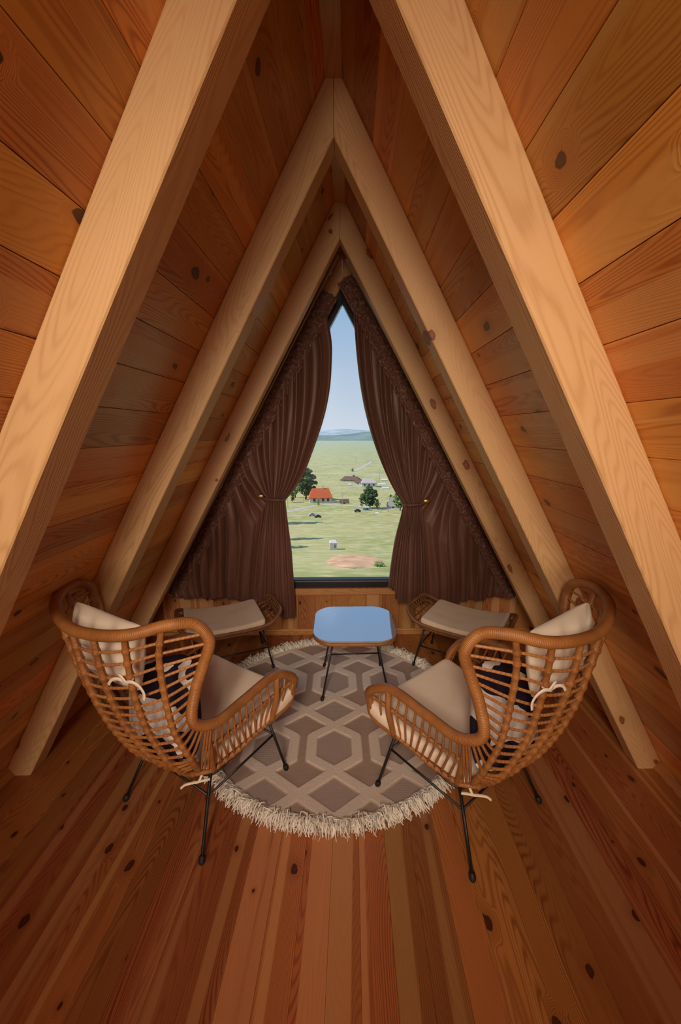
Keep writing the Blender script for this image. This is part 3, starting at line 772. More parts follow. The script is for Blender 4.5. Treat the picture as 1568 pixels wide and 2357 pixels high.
# ------------------------------------------------------------------ side table
def rrect(w, l, r, n=8, p=None):
    out = []
    for cx, cy, a0 in ((w/2-r, l/2-r, 0), (-w/2+r, l/2-r, 90), (-w/2+r, -l/2+r, 180), (w/2-r, -l/2+r, 270)):
        for k in range(n+1):
            a = math.radians(a0+90*k/n); out.append((cx+r*math.cos(a), cy+r*math.sin(a)))
    # bulge the straight sides a little
    return [(x*(1+0.05*(1-(2*y/l)**2)), y*(1+0.04*(1-(2*x/w)**2))) for x, y in out]
TB = Vector((0.022, 2.318, 0))
tbl = empty('side_table', TB, SKEW); tag(tbl, 'low wicker side table with a glass top reflecting blue sky, on the rug', 'table')
TZ = 0.425
o2 = rrect(0.485, 0.455, 0.110, 10); n = len(o2)
V = [(x, y, TZ-0.006) for x, y in o2]+[(x, y, TZ) for x, y in o2]+[(x*.992, y*.992, TZ+0.0015) for x, y in o2]
Fc = [(j, (j+1) % n, n+(j+1) % n, n+j) for j in range(n)]+[(n+j, n+(j+1) % n, 2*n+(j+1) % n, 2*n+j) for j in range(n)]+[tuple(range(n-1, -1, -1)), tuple(range(2*n, 3*n))]
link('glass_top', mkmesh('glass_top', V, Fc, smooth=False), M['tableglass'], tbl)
edge = rrect(0.468, 0.438, 0.105, 8)
MB().tube([(x, y, TZ-0.022) for x, y in edge], 0.012, 12, closed=True).build('rim', M['rattan'], tbl)
for i in range(13):
    y = -0.19+i*0.38/12; hw = 0.222-0.10*max(0, (abs(y)-0.11)/0.09)**2
    MB().box((0, y, TZ-0.020), (hw*2, 0.013, 0.006), bev=0.002).build('slat', M['cane'], tbl)
for x in (-0.11, 0, 0.11):
    MB().tube([(x, -0.205, TZ-0.029), (x, 0.205, TZ-0.029)], 0.007, 8).build('cross_rail', M['rattan'], tbl)
for x, y in ((-.12, .13), (.12, .13), (-.12, -.13), (.12, -.13)):
    MB().tube([(x, y, TZ-0.014), (x, y, TZ-0.006)], [0.011, 0.012], 12).build('glass_pad', plain('clear_pad', (0.55, 0.6, 0.66), 0.25), tbl)
def splay_legs(root, tops, feet, r=0.0055, zb=0.27, pairs=((0, 1), (2, 3)), zr=None):
    for t, f in zip(tops, feet):
        l = MB().tube([t, f], r, 10).build('leg', M['metal'], root)
        e = Vector(f); d = (e-Vector(t)).normalized()
        MB().tube([e-d*.022, e-d*.018, e-d*.010, e, e+d*.006], [.008, .0105, .0115, .010, .004], 12).build('foot_cap', M['rubber'], l)
    for a, b2 in pairs:
        f = (tops[a][2]-zb)/(tops[a][2]-feet[a][2])
        MB().tube([Vector(tops[a]).lerp(Vector(feet[a]), f), Vector(tops[b2]).lerp(Vector(feet[b2]), f)], 0.0045, 8).build('brace', M['metal'], root)
splay_legs(tbl, [(-.128, -.155, .395), (.128, -.155, .395), (-.128, .115, .395), (.128, .115, .395)], [(-.20, -.195, .022), (.205, -.145, .022), (-.198, .178, .010), (.192, .178, .010)], 0.0055, 0.305, ((0, 1), (2, 3)))

# ------------------------------------------------------------------ ottomans
def build_ottoman(loc, rz, label, clabel):
    root = empty('wicker_ottoman', (loc[0], loc[1], 0), rz); tag(root, label, 'footstool', 'wicker ottomans')
    Dk = M['rattan_dark']; L, W = 0.64, 0.40
    def zz(x):       # tray sagging between upturned ends
        a = abs(x)/(L/2); return 0.335+0.018*a*a+0.050*max(0, (a-0.60)/0.40)**1.5
    out = rrect(L, W, 0.085, 6)
    # subdivide the long sides
    P = []
    for i in range(len(out)):
        a = out[i]; b2 = out[(i+1) % len(out)]; k = max(1, int(math.hypot(a[0]-b2[0], a[1]-b2[1])/0.035))
        for q in range(k): P.append((a[0]+(b2[0]-a[0])*q/k, a[1]+(b2[1]-a[1])*q/k))
    P = [(x, y, zz(x)) for x, y in P]
    MB().tube(P, 0.0125, 10, closed=True).build('rim', Dk, root)
    MB().tube([(x*.93, y*.86, z-0.034) for x, y, z in P], 0.009, 8, closed=True).build('lower_rim', Dk, root)
    for i in range(0, len(P), 1):
        x, y, z = P[i]; MB().tube([(x, y, z), (x*.93, y*.86, z-.034)], 0.0038, 5).build('cane', Dk, root)
    for i in range(20):
        x = -0.285+i*0.57/19; hw = W/2*(0.98-0.25*max(0, (abs(x)-.22)/.08)**2); z = zz(x)
        MB().tube([(x, -hw, z-.004), (x*.97, -hw*.8, z-.030), (x*.965, 0, z-.036), (x*.97, hw*.8, z-.030), (x, hw, z-.004)], 0.0045, 6).build('cane', Dk, root)
    for y in (-.12, -.04, .04, .12):
        MB().tube([(x, y, zz(x)-.034) for x in np.linspace(-.30, .30, 21)], 0.0065, 7).build('long_cane', Dk, root)
    MB().tube([(-.20, -.12, .300), (.20, -.12, .300), (.20, .12, .300), (-.20, .12, .300)], 0.0055, 8, closed=True).build('seat_frame', M['metal'], root)
    splay_legs(root, [(-.20, -.12, .302), (.20, -.12, .302), (-.20, .12, .302), (.20, .12, .302)], [(-.255, -.175, .012), (.255, -.175, .012), (-.255, .175, .012), (.255, .175, .012)], 0.0058, 0.155, ((0, 1), (2, 3), (0, 2), (1, 3)))
    return root, zz
def ott_cushion(root, zz, label, dx, dy):
    rz = root.rotation_euler.z
    def shp(p): return Vector((p.x, p.y, p.z+zz((p.x+dx)*0.92)-0.335+0.010*(p.x/.22)**2))
    o = cushion('ottoman_cushion', M['cream'], 0.495, 0.385, 0.058, (0, 0, 0), (0, 0, 0), shp, 30, corner=18, flatside=True, wr=0.003, seed=31)
    c, s = math.cos(rz), math.sin(rz)
    o.location = (root.location.x+dx*c-dy*s, root.location.y+dx*s+dy*c, 0.342); o.rotation_euler = (0, 0, rz)
    tag(o, label, 'cushion', 'ottoman cushions')
oL, zzf = build_ottoman((-0.835, 2.515), math.radians(25), 'dark wicker ottoman under the left curtain, partly behind the left egg chair', '')
ott_cushion(oL, zzf, 'cream cushion on the ottoman below the left curtain', -0.035, -0.01)
oR, zzf = build_ottoman((0.745, 2.530), math.radians(-32), 'dark wicker ottoman under the right curtain, partly behind the right egg chair', '')
ott_cushion(oR, zzf, 'cream cushion on the ottoman below the right curtain', 0.035, -0.01)

# ------------------------------------------------------------------ curtains
DC = DW-0.12
def CP(x, z, dy=0.0): return Vector((x, wy(DC, x)+dy, z))
def build_curtain(side, A, B, s0, tie, hem, kA, label, folds, seed, lead_hx, ut=0.48, kZ=0.66):
    """A,B rod ends (x,z); tie (x_inner, x_outer, z); hem(u) -> z"""
    rs = np.random.default_rng(seed)
    NU, NT = 620, 84
    V, Uv = [], []
    # uneven fold phase
    cum = np.cumsum(0.55+0.9*rs.random(folds+2)); cum = cum/cum[-1]
    amps = 0.6+0.8*rs.random(folds+3)
    ddx, ddz = B[0]-A[0], B[1]-A[1]; Lr = math.hypot(ddx, ddz)
    for i in range(NU):
        u = i/(NU-1); s = s0+(1-s0)*u
        xr, zr = A[0]+ddx*s-side*0.012, A[1]+ddz*s-0.006
        ph = np.interp(u, np.concatenate([[0], cum]), np.arange(folds+3))*2*math.pi
        am = np.interp(u*(folds+2), np.arange(folds+3), amps)
        g = min(1, u/ut)
        w = sstep(ut, ut+0.16, u)
        tx = tie[0]+(tie[1]-tie[0])*g; tz = tie[2]+0.012*math.sin(g*3)
        hx = lead_hx[0]+(lead_hx[1]-lead_hx[0])*g
        hz = hem(u)+0.006*math.sin(ph)
        kk = kA+(0.16-kA)*g
        cxp, czp = xr+kk*(tx-xr), zr+(kZ+(0.66-kZ)*g)*(tz-zr)
        hxs = xr+(-side)*0.012
        for j in range(NT):
            T = j/(NT-1); TT = 0.55
            if T < TT:
                q = T/TT; x = (1-q)**2*xr+2*q*(1-q)*cxp+q*q*tx; z = (1-q)**2*zr+2*q*(1-q)*czp+q*q*tz
                pinch = sstep(0.35, 1.0, q)
            else:
                q = (T-TT)/(1-TT); e = 1-(1-q)**1.5; x = tx+(hx-tx)*e; z = tz+(hz-tz)*q; pinch = 1-sstep(0.0, 0.45, q)
            xs = xr+(hxs-xr)*T; zs = zr+(hz-zr)*T
            # sideways drag towards the tie
            drag = math.exp(-((zs-tie[2]+0.12)/0.40)**2)*math.exp(-max(0, u-ut)*7)*0.14*(-side)
            xs += drag
            X = x*(1-w)+xs*w; Z = z*(1-w)+zs*w
            pz = pinch*(1-w)
            a = (0.033*am*(1-pz)+0.0095*pz)*(0.55+0.45*min(1, T*4))
            soft = 1-0.65*math.exp(-((u-ut-0.10)/0.07)**2)*sstep(0.25, 0.5, T)      # smooth swag beside the tie
            a *= soft
            if side < 0: X += 0.046*math.exp(-(u/0.07)**2)*sstep(0, .10, T)*(1-sstep(.14, .36, T))
            y = -a*math.sin(ph+0.5*math.sin(T*5+u*9))-0.16*a*math.sin(2.3*ph+T*3)
            X += 0.45*a*math.cos(ph)*(1-0.4*pz)
            y += 0.006*mnoise.noise(Vector((u*30, T*5, seed)))
            y -= 0.030*pz*math.sin(min(1, g)*math.pi)
            V.append(CP(X, Z, y)); Uv.append((u, T))
    me = mkmesh('drape', V, grid_faces(NU, NT), Uv)
    root = empty('curtain', CP((A[0]+B[0])/2, 0.4)); root.location.z = 0.35
    tag(root, label, 'curtain', 'tied brown curtains')
    bpy.context.view_layer.update()
    o = link('drape', me, M['curtain'], root); o.matrix_parent_inverse = Matrix.Translation(-root.location)
    sm = o.modifiers.new('thick', 'SOLIDIFY'); sm.thickness = 0.0025
    # gathered header tape: crinkled band along the track
    nu, nv = 900, 22; V = []; hwid = 0.105*(1.0)
    nx, nz = (-side)*abs(ddz)/Lr, -abs(ddx)/Lr      # inward normal in the wall plane
    for i in range(nu):
        u = i/(nu-1); s = s0*0.97+(1-s0*0.97)*u
        for j in range(nv):
            t = j/(nv-1); L = u*Lr
            X = A[0]+ddx*s+nx*(hwid*t+0.013); Z = A[1]+ddz*s+nz*(hwid*t+0.013)
            Lw = L+0.35*t*hwid; n1 = mnoise.noise(Vector((Lw*34, t*3.2+math.sin(L*47)*.5, seed))); n2 = mnoise.noise(Vector((Lw*60, t*13, seed+5)))
            y = -0.016+0.011*n1*2+0.005*n2*2+0.007*math.sin(t*30+5*n1+L*9)
            y = y*(1-0.5*sstep(.6, 1, t))+0.014*sstep(.75, 1, t)
            d2 = 0.007*mnoise.noise(Vector((L*60, t*6, seed+9)))*2
            V.append(CP(X+d2*ddx/Lr, Z+d2*ddz/Lr, y-0.012))
    me = mkmesh('header', V, grid_faces(nu, nv))
    o = link('header', me, M['curtain'], root); o.matrix_parent_inverse = Matrix.Translation(-root.location)
    o.modifiers.new('thick', 'SOLIDIFY').thickness = 0.002
    # tieback and brass button
    P = [CP(tie[0]-side*-0.004, tie[2]+0.004, 0.02), CP(tie[0]+side*0.01, tie[2]+0.006, -0.045), CP((tie[0]+tie[1])/2, tie[2]+0.008, -0.062), CP(tie[1], tie[2]+0.012, -0.050), CP(tie[1]+side*0.035, tie[2]+0.026, -0.034)]
    C = catmull(P, 8); V, Fc = ribbon(C, 0.016, (0, -1, 0.0), 0.0015)
    o = link('tieback', mkmesh('tieback', V, Fc), M['curtain'], root); o.matrix_parent_inverse = Matrix.Translation(-root.location)
    bp = CP(tie[1]+side*0.040, tie[2]+0.034, -0.044)
    o = MB().tube([Vector((0, 0.004, 0)), Vector((0, 0, 0)), Vector((0, -.004, 0)), Vector((0, -.007, 0))], [.023, .024, .020, .008], 18).build('button', M['brass'], root)
    o.matrix_parent_inverse = Matrix.Translation(-root.location); o.location = bp; o.scale = (1.15, 1, 0.7)
    # track
    nA = Vector((A[0]+nx*0.002, 0, A[1]+nz*0.002)); nB = Vector((B[0]+nx*0.002, 0, B[1]+nz*0.002))
    ex = (nB-nA).normalized()
    tr = MB(); pa, pb = CP(nA.x, nA.z, -0.03), CP(nB.x, nB.z, -0.03); mid = (pa+pb)/2
    ed = (pb-pa).normalized(); ey = Vector((0, 1, 0)); ez = ed.cross(ey).normalized(); ey = ez.cross(ed)
    tr.box((0, 0, 0), ((pb-pa).length, 0.022, 0.010), bev=0.002)
    t = tr.build('curtain_track', M['track'], smooth=False); t.matrix_world = Matrix.Translation(mid) @ Matrix((ed, ey, ez)).transposed().to_4x4()
    tag(t, 'grey curtain track along the %s slope above the brown curtain' % ('left' if side < 0 else 'right'), 'curtain track', 'curtain tracks')
    bk = MB()
    for f in (0.04, 0.35, 0.65, 0.96):
        b2 = MB().box((0, 0, 0), (0.02, 0.03, 0.016), bev=0.002).build('bracket', M['track'], t, smooth=False); b2.location = ((f-.5)*(pb-pa).length, 0.02, 0)
build_curtain(-1, (-0.090, 2.700), (-1.375, 0.430), 0.085, (-0.475, -0.605, 1.120), lambda u: 0.20+0.17*sstep(0.0, 0.75, u)+0.01*math.sin(u*40), -0.10,
              'brown velvet curtain on the left of the window, tied back with a brass button', 20, 4, (-0.440, -0.70), kZ=0.79)
build_curtain(1, (-0.035, 2.680), (1.285, 0.400), 0.035, (0.378, 0.500, 1.080), lambda u: 0.445-0.13*sstep(0.02, 0.16, u)+0.055*sstep(0.6, 1, u)+0.008*math.sin(u*46), 0.04,
              'brown velvet curtain on the right of the window, tied back with a brass button', 20, 11, (0.290, 0.560))

# ------------------------------------------------------------------ the valley outside
TD = [2.0, 4, 12, 20, 40, 55, 80, 130, 180, 300, 600, 1200, 1700, 2600]
TZ_ = [-5.5, -6.0, -8.2, -10.0, -13.6, -16.8, -20.6, -26.2, -30.8, -35.8, -39.3, -39.4, -36.5, -37.0]
def tz(x, y):
    d = max(2.0, y+0.12*abs(x)); z = float(np.interp(math.log(d), [math.log(v) for v in TD], TZ_))
    a = min(1.0, d/120)
    z += a*0.9*mnoise.noise(Vector((x/38, y/30, 0)))*min(1, 300/d)+0.12*min(1, d/40)*mnoise.noise(Vector((x/6, y/6, 2)))*min(1, 80/d)
    return z
def gp(px, py):
    d = pixray(px, py); o = Vector((0, 0, H)); t = 4.0
    while t < 6000:
        p = o+d*t
        if p.z < tz(p.x, p.y): return Vector((p.x, p.y, tz(p.x, p.y)))
        t *= 1.004
    return o+d*t
ds = np.concatenate([np.linspace(2.2, 60, 70), np.geomspace(61, 2600, 130)])
an = np.linspace(-0.95, 0.95, 150); V = []
for d in ds:
    for a in an:
        x = a*d*1.3+(-3 if a < 0 else 3); V.append((x, d+1.5, tz(x, d+1.5)))
me = mkmesh('ground', V, [f[::-1] for f in grid_faces(len(ds), len(an))])
m, nt, b = newmat('meadow')
tc = nt.nodes.new('ShaderNodeTexCoord'); P = tc.outputs['Object']
n1 = noise_(nt, vmath(nt, 'MULTIPLY', P, (.05, .035, .05)), 1.0, 4, .6)
n2 = noise_(nt, vmath(nt, 'MULTIPLY', P, (.30, .42, .30)), 1.0, 3, .6)
n3 = noise_(nt, vmath(nt, 'MULTIPLY', P, (2.2, 2.2, 2.2)), 1.0, 3, .7)
c = mixc(nt, mapr(nt, n1, .35, .65), (0.30, 0.32, 0.11), (0.48, 0.43, 0.20))
c = mixc(nt, mapr(nt, n2, .42, .68), c, (0.56, 0.50, 0.27))
c = mixc(nt, mapr(nt, n3, .5, .8, 0, .25), c, (0.20, 0.25, 0.08))
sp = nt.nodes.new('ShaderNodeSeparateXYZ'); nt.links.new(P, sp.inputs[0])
far = mapr(nt, sp.outputs[1], 250, 1500, 0, 0.75)  # aerial haze painted into the meadow colour, growing with distance
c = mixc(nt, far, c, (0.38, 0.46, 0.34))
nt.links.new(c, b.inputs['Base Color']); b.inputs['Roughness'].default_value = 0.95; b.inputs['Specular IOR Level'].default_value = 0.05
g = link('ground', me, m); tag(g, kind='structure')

def hill(name, y0, prof, col, depth=500):
    xs = np.linspace(-1.0, 1.0, 90)*y0*1.1; V = []
    rows = [0, .15, .35, .6, .85, 1.0]
    for r_ in rows:
        for x in xs:
            h = prof(x)*math.sin(r_*math.pi/2)+0.0
            V.append((x, y0+depth*r_, -38+h+12*mnoise.noise(Vector((x/260, r_*3, y0)))*r_))
    m_, nt_, b_2 = newmat(name+'_hazy_scrub'); tc_ = nt_.nodes.new('ShaderNodeTexCoord')
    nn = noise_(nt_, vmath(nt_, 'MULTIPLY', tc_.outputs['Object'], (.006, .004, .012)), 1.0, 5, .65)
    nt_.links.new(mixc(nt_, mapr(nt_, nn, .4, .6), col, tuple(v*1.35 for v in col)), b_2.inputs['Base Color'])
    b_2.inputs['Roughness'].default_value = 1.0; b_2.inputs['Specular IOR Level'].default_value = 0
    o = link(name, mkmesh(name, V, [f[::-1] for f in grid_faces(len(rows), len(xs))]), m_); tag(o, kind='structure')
hill('hill_near', 1750, lambda x: 27+9*math.sin(x/230+.4)+6*math.sin(x/90), (0.17, 0.235, 0.225), 500)  # both hills have blue-green aerial haze painted into their colour
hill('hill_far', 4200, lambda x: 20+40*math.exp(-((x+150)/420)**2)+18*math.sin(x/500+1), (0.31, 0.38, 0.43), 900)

# things in the valley
leafm = {}
def leaf_mat(name, c1, c2):
    m, nt, b = newmat(name); tc = nt.nodes.new('ShaderNodeTexCoord'); gi = nt.nodes.new('ShaderNodeNewGeometry')
    nt.links.new(mixc(nt, gi.outputs['Random Per Island'], c1, c2), b.inputs['Base Color']); b.inputs['Roughness'].default_value = .8; b.inputs['Specular IOR Level'].default_value = .1
    return m
M['leafd'] = leaf_mat('dark_leaves', (0.045, 0.075, 0.035), (0.12, 0.17, 0.07)); M['leafl'] = leaf_mat('light_leaves', (0.13, 0.20, 0.06), (0.28, 0.36, 0.14))
M['bark'] = plain('bark', (0.10, 0.075, 0.055), .9)
M['white'] = plain('white_render', (0.66, 0.63, 0.60), .8); M['redroof'] = plain('red_roof', (0.62, 0.13, 0.045), .7, 0, .3, .15, 1.2)
M['brownroof'] = plain('brown_roof', (0.17, 0.10, 0.085), .7, 0, .3, .1, 1); M['greyroof'] = plain('pale_roof', (0.50, 0.45, 0.40), .7)
M['road'] = plain('gravel_road', (0.52, 0.47, 0.42), .95, 0, .1, .12, .4); M['sand'] = plain('bare_earth', (0.62, 0.37, 0.22), .95, 0, .1, .25, .5)
M['darkw'] = plain('dark_glass', (0.03, 0.035, 0.05), .2); M['blue'] = plain('blue_paint', (0.14, 0.36, 0.50), .6); M['carblue'] = plain('car_dark_blue', (0.015, 0.03, 0.07), .3); M['carsil'] = plain('car_silver', (0.42, 0.46, 0.52), .3)
M['pole'] = plain('grey_pole', (0.45, 0.40, 0.36), .8)
def tree(px, py, hpx, wpx, label, mat='leafd', seed=0, conic=False, name='tree', clumps=170):
    p = gp(px, py); d = p.length; k = d/917*1.0; h, w = hpx*k, wpx*k
    rs = random.Random(seed)
    root = empty(name, p); tag(root, label, 'tree', 'trees in the valley')
    tr = MB().tube([(0, 0, -.5), (0.03*h, 0, h*.35), (0, 0.02*h, h*.8)], [h*.030, h*.022, h*.006], 7)
    for q in range(5):
        a = q*1.3+seed; tr.tube([(0.015*h, 0, h*(.25+.1*q)), (math.cos(a)*w*.28, math.sin(a)*w*.28, h*(.40+.1*q))], [h*.010, h*.003], 5)
    tr.build('trunk', M['bark'], root)
    cr = MB(); ico = [(0, 0, 1), (.9, 0, .4), (-.3, .85, .4), (-.3, -.85, .4), (.3, .85, -.4), (-.9, 0, -.4), (.3, -.85, -.4), (0, 0, -1)]
    fi = [(0, 1, 2), (0, 2, 3), (0, 3, 1), (1, 4, 2), (2, 5, 3), (3, 6, 1), (4, 5, 2), (5, 6, 3), (6, 4, 1), (4, 7, 5), (5, 7, 6), (6, 7, 4)]
    for q in range(clumps):
        t = rs.random()**.8; z = h*(.16+.82*t)
        prof = (1-t)**.8 if conic else math.sin(math.pi*min(1, .12+t*.86))**.6
        r = w/2*prof*math.sqrt(rs.random())*(.75+.35*math.sin(3*t*9+seed)); a = rs.random()*6.283
        s = w*(.050+.060*rs.random()); R3 = Matrix.Rotation(rs.random()*6, 3, 'Z') @ Matrix.Rotation(rs.random()*6, 3, 'X')
        c = Vector((r*math.cos(a), r*math.sin(a), z)); cr.add([c+R3 @ Vector((v[0]*s*1.4, v[1]*s*(.7+.6*rs.random()), v[2]*s*.8)) for v in ico], fi)
    o = cr.build('crown', M[mat], root, smooth=False)
tree(704, 1150, 72, 50, 'large dark tree beside the house with the red roof', seed=2, clumps=420)
tree(680, 1146, 44, 24, 'paler tree left of the largest valley tree, half behind the curtain', 'leafl', 3, clumps=200)
tree(674, 1157, 24, 15, 'small round tree near the left curtain edge of the view', 'leafd', 5, clumps=120)
tree(850, 1170, 50, 40, 'broad dark tree in front of the white hall', seed=6, clumps=420)
tree(868, 1173, 24, 14, 'short bushy tree at the right foot of the broad dark tree', seed=8, clumps=150)
tree(833, 1168, 30, 14, 'short tree at the left foot of the broad dark tree', seed=9, clumps=150)
tree(921, 1175, 46, 36, 'light green tree beside the pale pitched roof, by the right curtain', 'leafl', 10, clumps=300)
tree(733, 1165, 17, 11, 'small bright tree growing in front of the red roof', 'leafl', 12, clumps=90)
tree(812, 1085, 7, 8, 'tiny lone tree beside the far track', 'leafd', 13, clumps=50)
tree(815, 1099, 5, 9, 'tiny bush behind the long brown-roofed building', 'leafd', 15, clumps=50)
tree(899, 1147, 8, 9, 'small dark bush on the grass right of the white hall', 'leafd', 14, clumps=60)
tree(872, 1304, 9, 26, 'low green bush at the edge of the patch of bare earth', 'leafl', 44, clumps=160, name='bush')
for i, (px, py) in enumerate(((624, 1206), (628, 1243), (590, 1262))):
    tree(px, py, 112, 50, ['tall tree behind the left curtain, casting the upper meadow shadow', 'tall tree behind the left curtain, casting the middle meadow shadow', 'tall tree behind the left curtain, casting the lowest meadow shadow'][i], 'leafd', 30+i, clumps=200)

def house(px, py, wpx, hwall, hroof, dpx, roofm, label, rz=0.0, name='house', hip=0.12, wins=(), chim=False, wallm='white', cat='building'):
    p = gp(px, py); k = p.length/917; w, hw, hr, dp = wpx*k, hwall*k, hroof*k, dpx*k
    root = empty(name, (p.x, p.y, p.z-0.2*k), rz); tag(root, label, cat, 'buildings in the valley')
    MB().box((0, dp/2, hw/2), (w, dp, hw), bev=0.02).build('wall', M[wallm], root, smooth=False)
    o_ = .05*w; e = hip*w
    V = [(-w/2-o_, -o_, hw-.02*w), (w/2+o_, -o_, hw-.02*w), (w/2+o_, dp+o_, hw-.02*w), (-w/2-o_, dp+o_, hw-.02*w), (-w/2+e, dp/2, hw+hr), (w/2-e, dp/2, hw+hr)]
    V += [(v[0], v[1], v[2]-.025*w) for v in V[:4]]
    MB().add(V, [(0, 1, 5, 4), (2, 3, 4, 5), (1, 2, 5), (3, 0, 4), (6, 7, 1, 0), (7, 8, 2, 1), (8, 9, 3, 2), (9, 6, 0, 3), (9, 8, 7, 6)]).build('roof', M[roofm], root, smooth=False)
    for x, z, a, c_ in wins:
        f = MB().box((x*w, -0.02*w*.3, z*hw), (a*w, .02*w, c_*hw)).build('window', M['darkw'], root, smooth=False)
    if chim: MB().box((.12*w, dp/2, hw+hr+.03*w), (.05*w, .05*w, .14*w)).build('chimney', M['white'], root, smooth=False)
    return root
house(739, 1157, 50, 12, 20, 28, 'redroof', 'white house with a bright red hipped roof', 0.15, wins=((-.3, .55, .1, .5), (.1, .55, .1, .5), (.33, .55, .1, .5)), chim=True)
house(793, 1160, 22, 4, 7, 9, 'brownroof', 'low dark shed right of the red-roofed house', 0.1, 'shed', 0.05, ((0, .5, .2, .8),))
house(806, 1108, 42, 4, 7, 16, 'brownroof', 'long low white building with a brown roof in the middle distance', -0.25, hip=.15, wins=((-.3, .5, .06, .5), (-.1, .5, .06, .5), (.1, .5, .06, .5), (.3, .5, .06, .5)))
house(824, 1115, 15, 5, 6, 12, 'brownroof', 'small wing standing against the long brown-roofed building', -0.25, hip=.1, wins=((0, .5, .2, .5),))
house(850, 1121, 34, 10, 9, 20, 'greyroof', 'white hall with a pale rounded roof beyond the broad tree', 0.0, hip=.2, wins=((-.3, .5, .1, .4), (0, .5, .1, .4), (.3, .5, .1, .4)))
house(905, 1171, 22, 6, 19, 18, 'greyroof', 'small cabin with a tall pale pitched roof by the right curtain', 0.1, 'cabin', 0.12, ((0, .5, .2, .6),))
house(843, 1175, 15, 7, 2, 8, 'greyroof', 'little blue hut at the foot of the broad dark tree', 0.0, 'hut', 0.05, ((.15, .5, .2, .6),), wallm='blue')
for px, py, w, lab in ((885, 1107, 14, 'white tent, farthest of those right of the hall'), (880, 1117, 18, 'white tent just right of the hall'), (888, 1126, 16, 'white tent nearest on the grass right of the hall'), (805, 1118, 7, 'tiny white kiosk in front of the long building')):
    house(px, py, w, 2.2, 2.6, 6, 'white', lab, 0, 'tent', 0.1)
for i, px in enumerate((748, 760, 800, 809, 735, 742)):
    house(px, 1020-(i % 2), 3, 1, 1, 3, 'white', 'tiny white far house on the plain below the hills', 0, 'far_house', .1)['label'] = 'tiny white far house below the hills, %s from the left of six' % ('third', 'fourth', 'fifth', 'last', 'first', 'second')[i]
for o in COL.objects:
    if o.name.startswith('far_house'): o['group'] = 'six far white houses under the hills'

def car(px, py, wpx, mat, label, rz):
    p = gp(px, py); k = wpx*1.25*p.length/917/4.2
    root = empty('car', p, rz); tag(root, label, 'car', 'parked cars'); root.scale = (k, k, k*1.3)
    prof = [(-2.1, .35), (-2.1, .85), (-1.3, 1.0), (-.8, 1.45), (.9, 1.48), (1.5, 1.0), (2.1, .9), (2.1, .35)]
    n = len(prof); V = [(x, -.8, z) for x, z in prof]+[(x, .8, z) for x, z in prof]
    Fc = [(j, (j+1) % n, n+(j+1) % n, n+j) for j in range(n)]+[tuple(range(n-1, -1, -1)), tuple(range(n, 2*n))]
    MB().add(V, Fc).build('body', M[mat], root, smooth=False)
    for s in (-1, 1): MB().box((.05, s*.81, 1.2), (1.6, .03, .35)).build('side_window', M['darkw'], root, smooth=False)
    for x in (-1.3, 1.3):
        for y in (-.75, .75): MB().tube([(x, y-.1, .33), (x, y+.1, .33)], .33, 12).build('wheel', M['rubber'], root)
car(718, 1188, 12, 'carsil', 'silver car, left of two parked close together on the meadow', 0.4)
car(732, 1192, 12, 'carblue', 'dark car, right of two parked close together on the meadow', 0.3)
car(823, 1179, 12, 'carblue', 'dark blue car parked alone before the broad tree', 0.2)
def pole(px, py, hpx, label):
    p = gp(px, py); k = p.length/917
    root = empty('utility_pole', p); tag(root, label, 'pole', 'utility poles')
    MB().tube([(0, 0, -.3), (0, 0, hpx*k)], .16*hpx*k/9, 7).build('post', M['pole'], root)
    MB().box((0, 0, hpx*k*.93), (.12*hpx*k, .02*hpx*k, .02*hpx*k)).build('cross_arm', M['pole'], root, smooth=False)
pole(663, 1170, 32, 'grey pole by the road next to the left curtain'); pole(699, 1158, 26, 'grey pole in front of the largest tree')
pole(788, 1163, 30, 'grey pole in front of the low dark shed'); pole(819, 1065, 14, 'thin pole alone on the far plain'); pole(873, 1110, 30, 'tall thin pole right of the white hall')
def strip(pts, wm, mat, name, label, cat):
    """a strip of ground cover draped on the terrain between points of the ground"""
    W = [gp(*p) for p in pts]; C = catmull(W, 10); V = []
    for i, c in enumerate(C):
        t = (C[min(len(C)-1, i+1)]-C[max(0, i-1)]); n = Vector((-t.y, t.x, 0)).normalized()
        w = wm*(1+.15*mnoise.noise(Vector((i*.6, 0, wm))))
        for s in (-1, -.33, .33, 1):
            q = c+n*(w/2*s); V.append((q.x, q.y, tz(q.x, q.y)+(.12 if abs(s) < 1 else .02)*(c.length/180+.3)))
    Fc = grid_faces(len(C), 4)
    o = link(name, mkmesh(name, V, Fc), mat); o['kind'] = 'structure'
    return o
strip([(640, 1181), (668, 1177), (700, 1169), (730, 1164), (762, 1162), (800, 1164), (880, 1170), (950, 1172)], 3.0, M['road'], 'road', '', '')
strip([(600, 1086), (700, 1090), (760, 1091), (830, 1090), (900, 1094), (1000, 1096)], 4.5, M['road'], 'road', '', '')
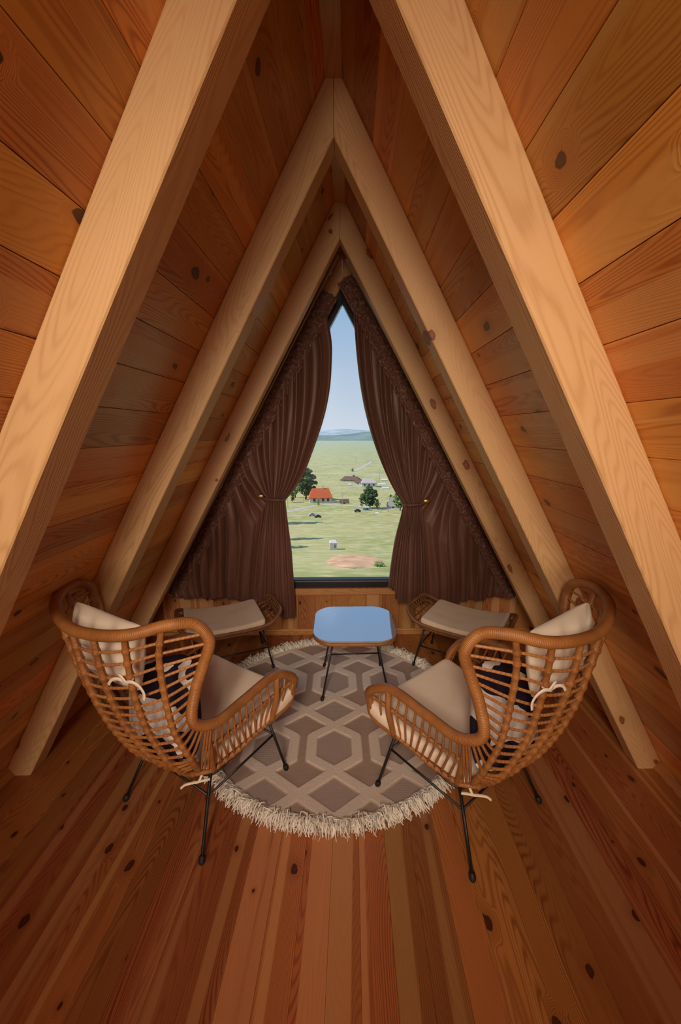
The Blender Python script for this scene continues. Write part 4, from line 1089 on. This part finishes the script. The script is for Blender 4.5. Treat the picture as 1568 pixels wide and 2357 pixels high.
strip([(760, 1124), (800, 1122), (850, 1118), (930, 1118)], 4, M['road'], 'track', '', '')
strip([(812, 1086), (835, 1076), (855, 1063), (848, 1063)], 5, M['road'], 'track', '', '')
# patch of bare earth near the house
p0 = gp(815, 1290); V = [(p0.x, p0.y, tz(p0.x, p0.y)+.16)]; N = 64
for ring in (.35, .65, .85, 1.0):
    for i in range(N):
        a = 2*math.pi*i/N; r = ring*(1+.20*mnoise.noise(Vector((math.cos(a)*1.7, math.sin(a)*1.7, 5)))+.08*mnoise.noise(Vector((math.cos(a)*6, math.sin(a)*6, 9))))
        x, y = p0.x+4.3*r*math.cos(a), p0.y+7.5*r*math.sin(a); V.append((x, y, tz(x, y)+(.14 if ring < 1 else -.05)))
Fc = [(0, 1+i, 1+(i+1) % N) for i in range(N)]
for k in range(3):
    for i in range(N): Fc.append((1+k*N+i, 1+(k+1)*N+i, 1+(k+1)*N+(i+1) % N, 1+k*N+(i+1) % N))
o = link('ground_patch', mkmesh('ground_patch', V, Fc), M['sand']); o['kind'] = 'structure'
house(768, 1266, 17, 17, 5, 14, 'white', 'small white well house on the grass above the patch of bare earth', 0.1, 'well_house', 0.2, ((.2, .5, .12, .5),))
# belongings beside the cabin on the right
for px, py, w, mt, lab in ((869, 1181, 12, 'white', 'white sheet spread on the grass near the broad tree'), (889, 1178, 16, 'sand', 'orange tarpaulin heap on the grass by the right curtain')):
    p = gp(px, py); k = w*p.length/917
    V = [(0, 0, .18*k)]+[(.5*k*math.cos(a)*(1+.2*math.sin(3*a)), .5*k*math.sin(a), -.02*k) for a in np.linspace(0, 2*math.pi, 14)[:-1]]
    V += [(.28*k*math.cos(a+.2), .28*k*math.sin(a+.2), .10*k*(1+.5*math.sin(5*a))) for a in np.linspace(0, 2*math.pi, 14)[:-1]]
    Fc = [(1+i, 1+(i+1) % 13, 14+(i+1) % 13, 14+i) for i in range(13)]+[(14+i, 14+(i+1) % 13, 0) for i in range(13)]
    o = MB().add(V, Fc).build('tarpaulin', M[mt], smooth=False, loc=p); tag(o, lab, 'tarpaulin')
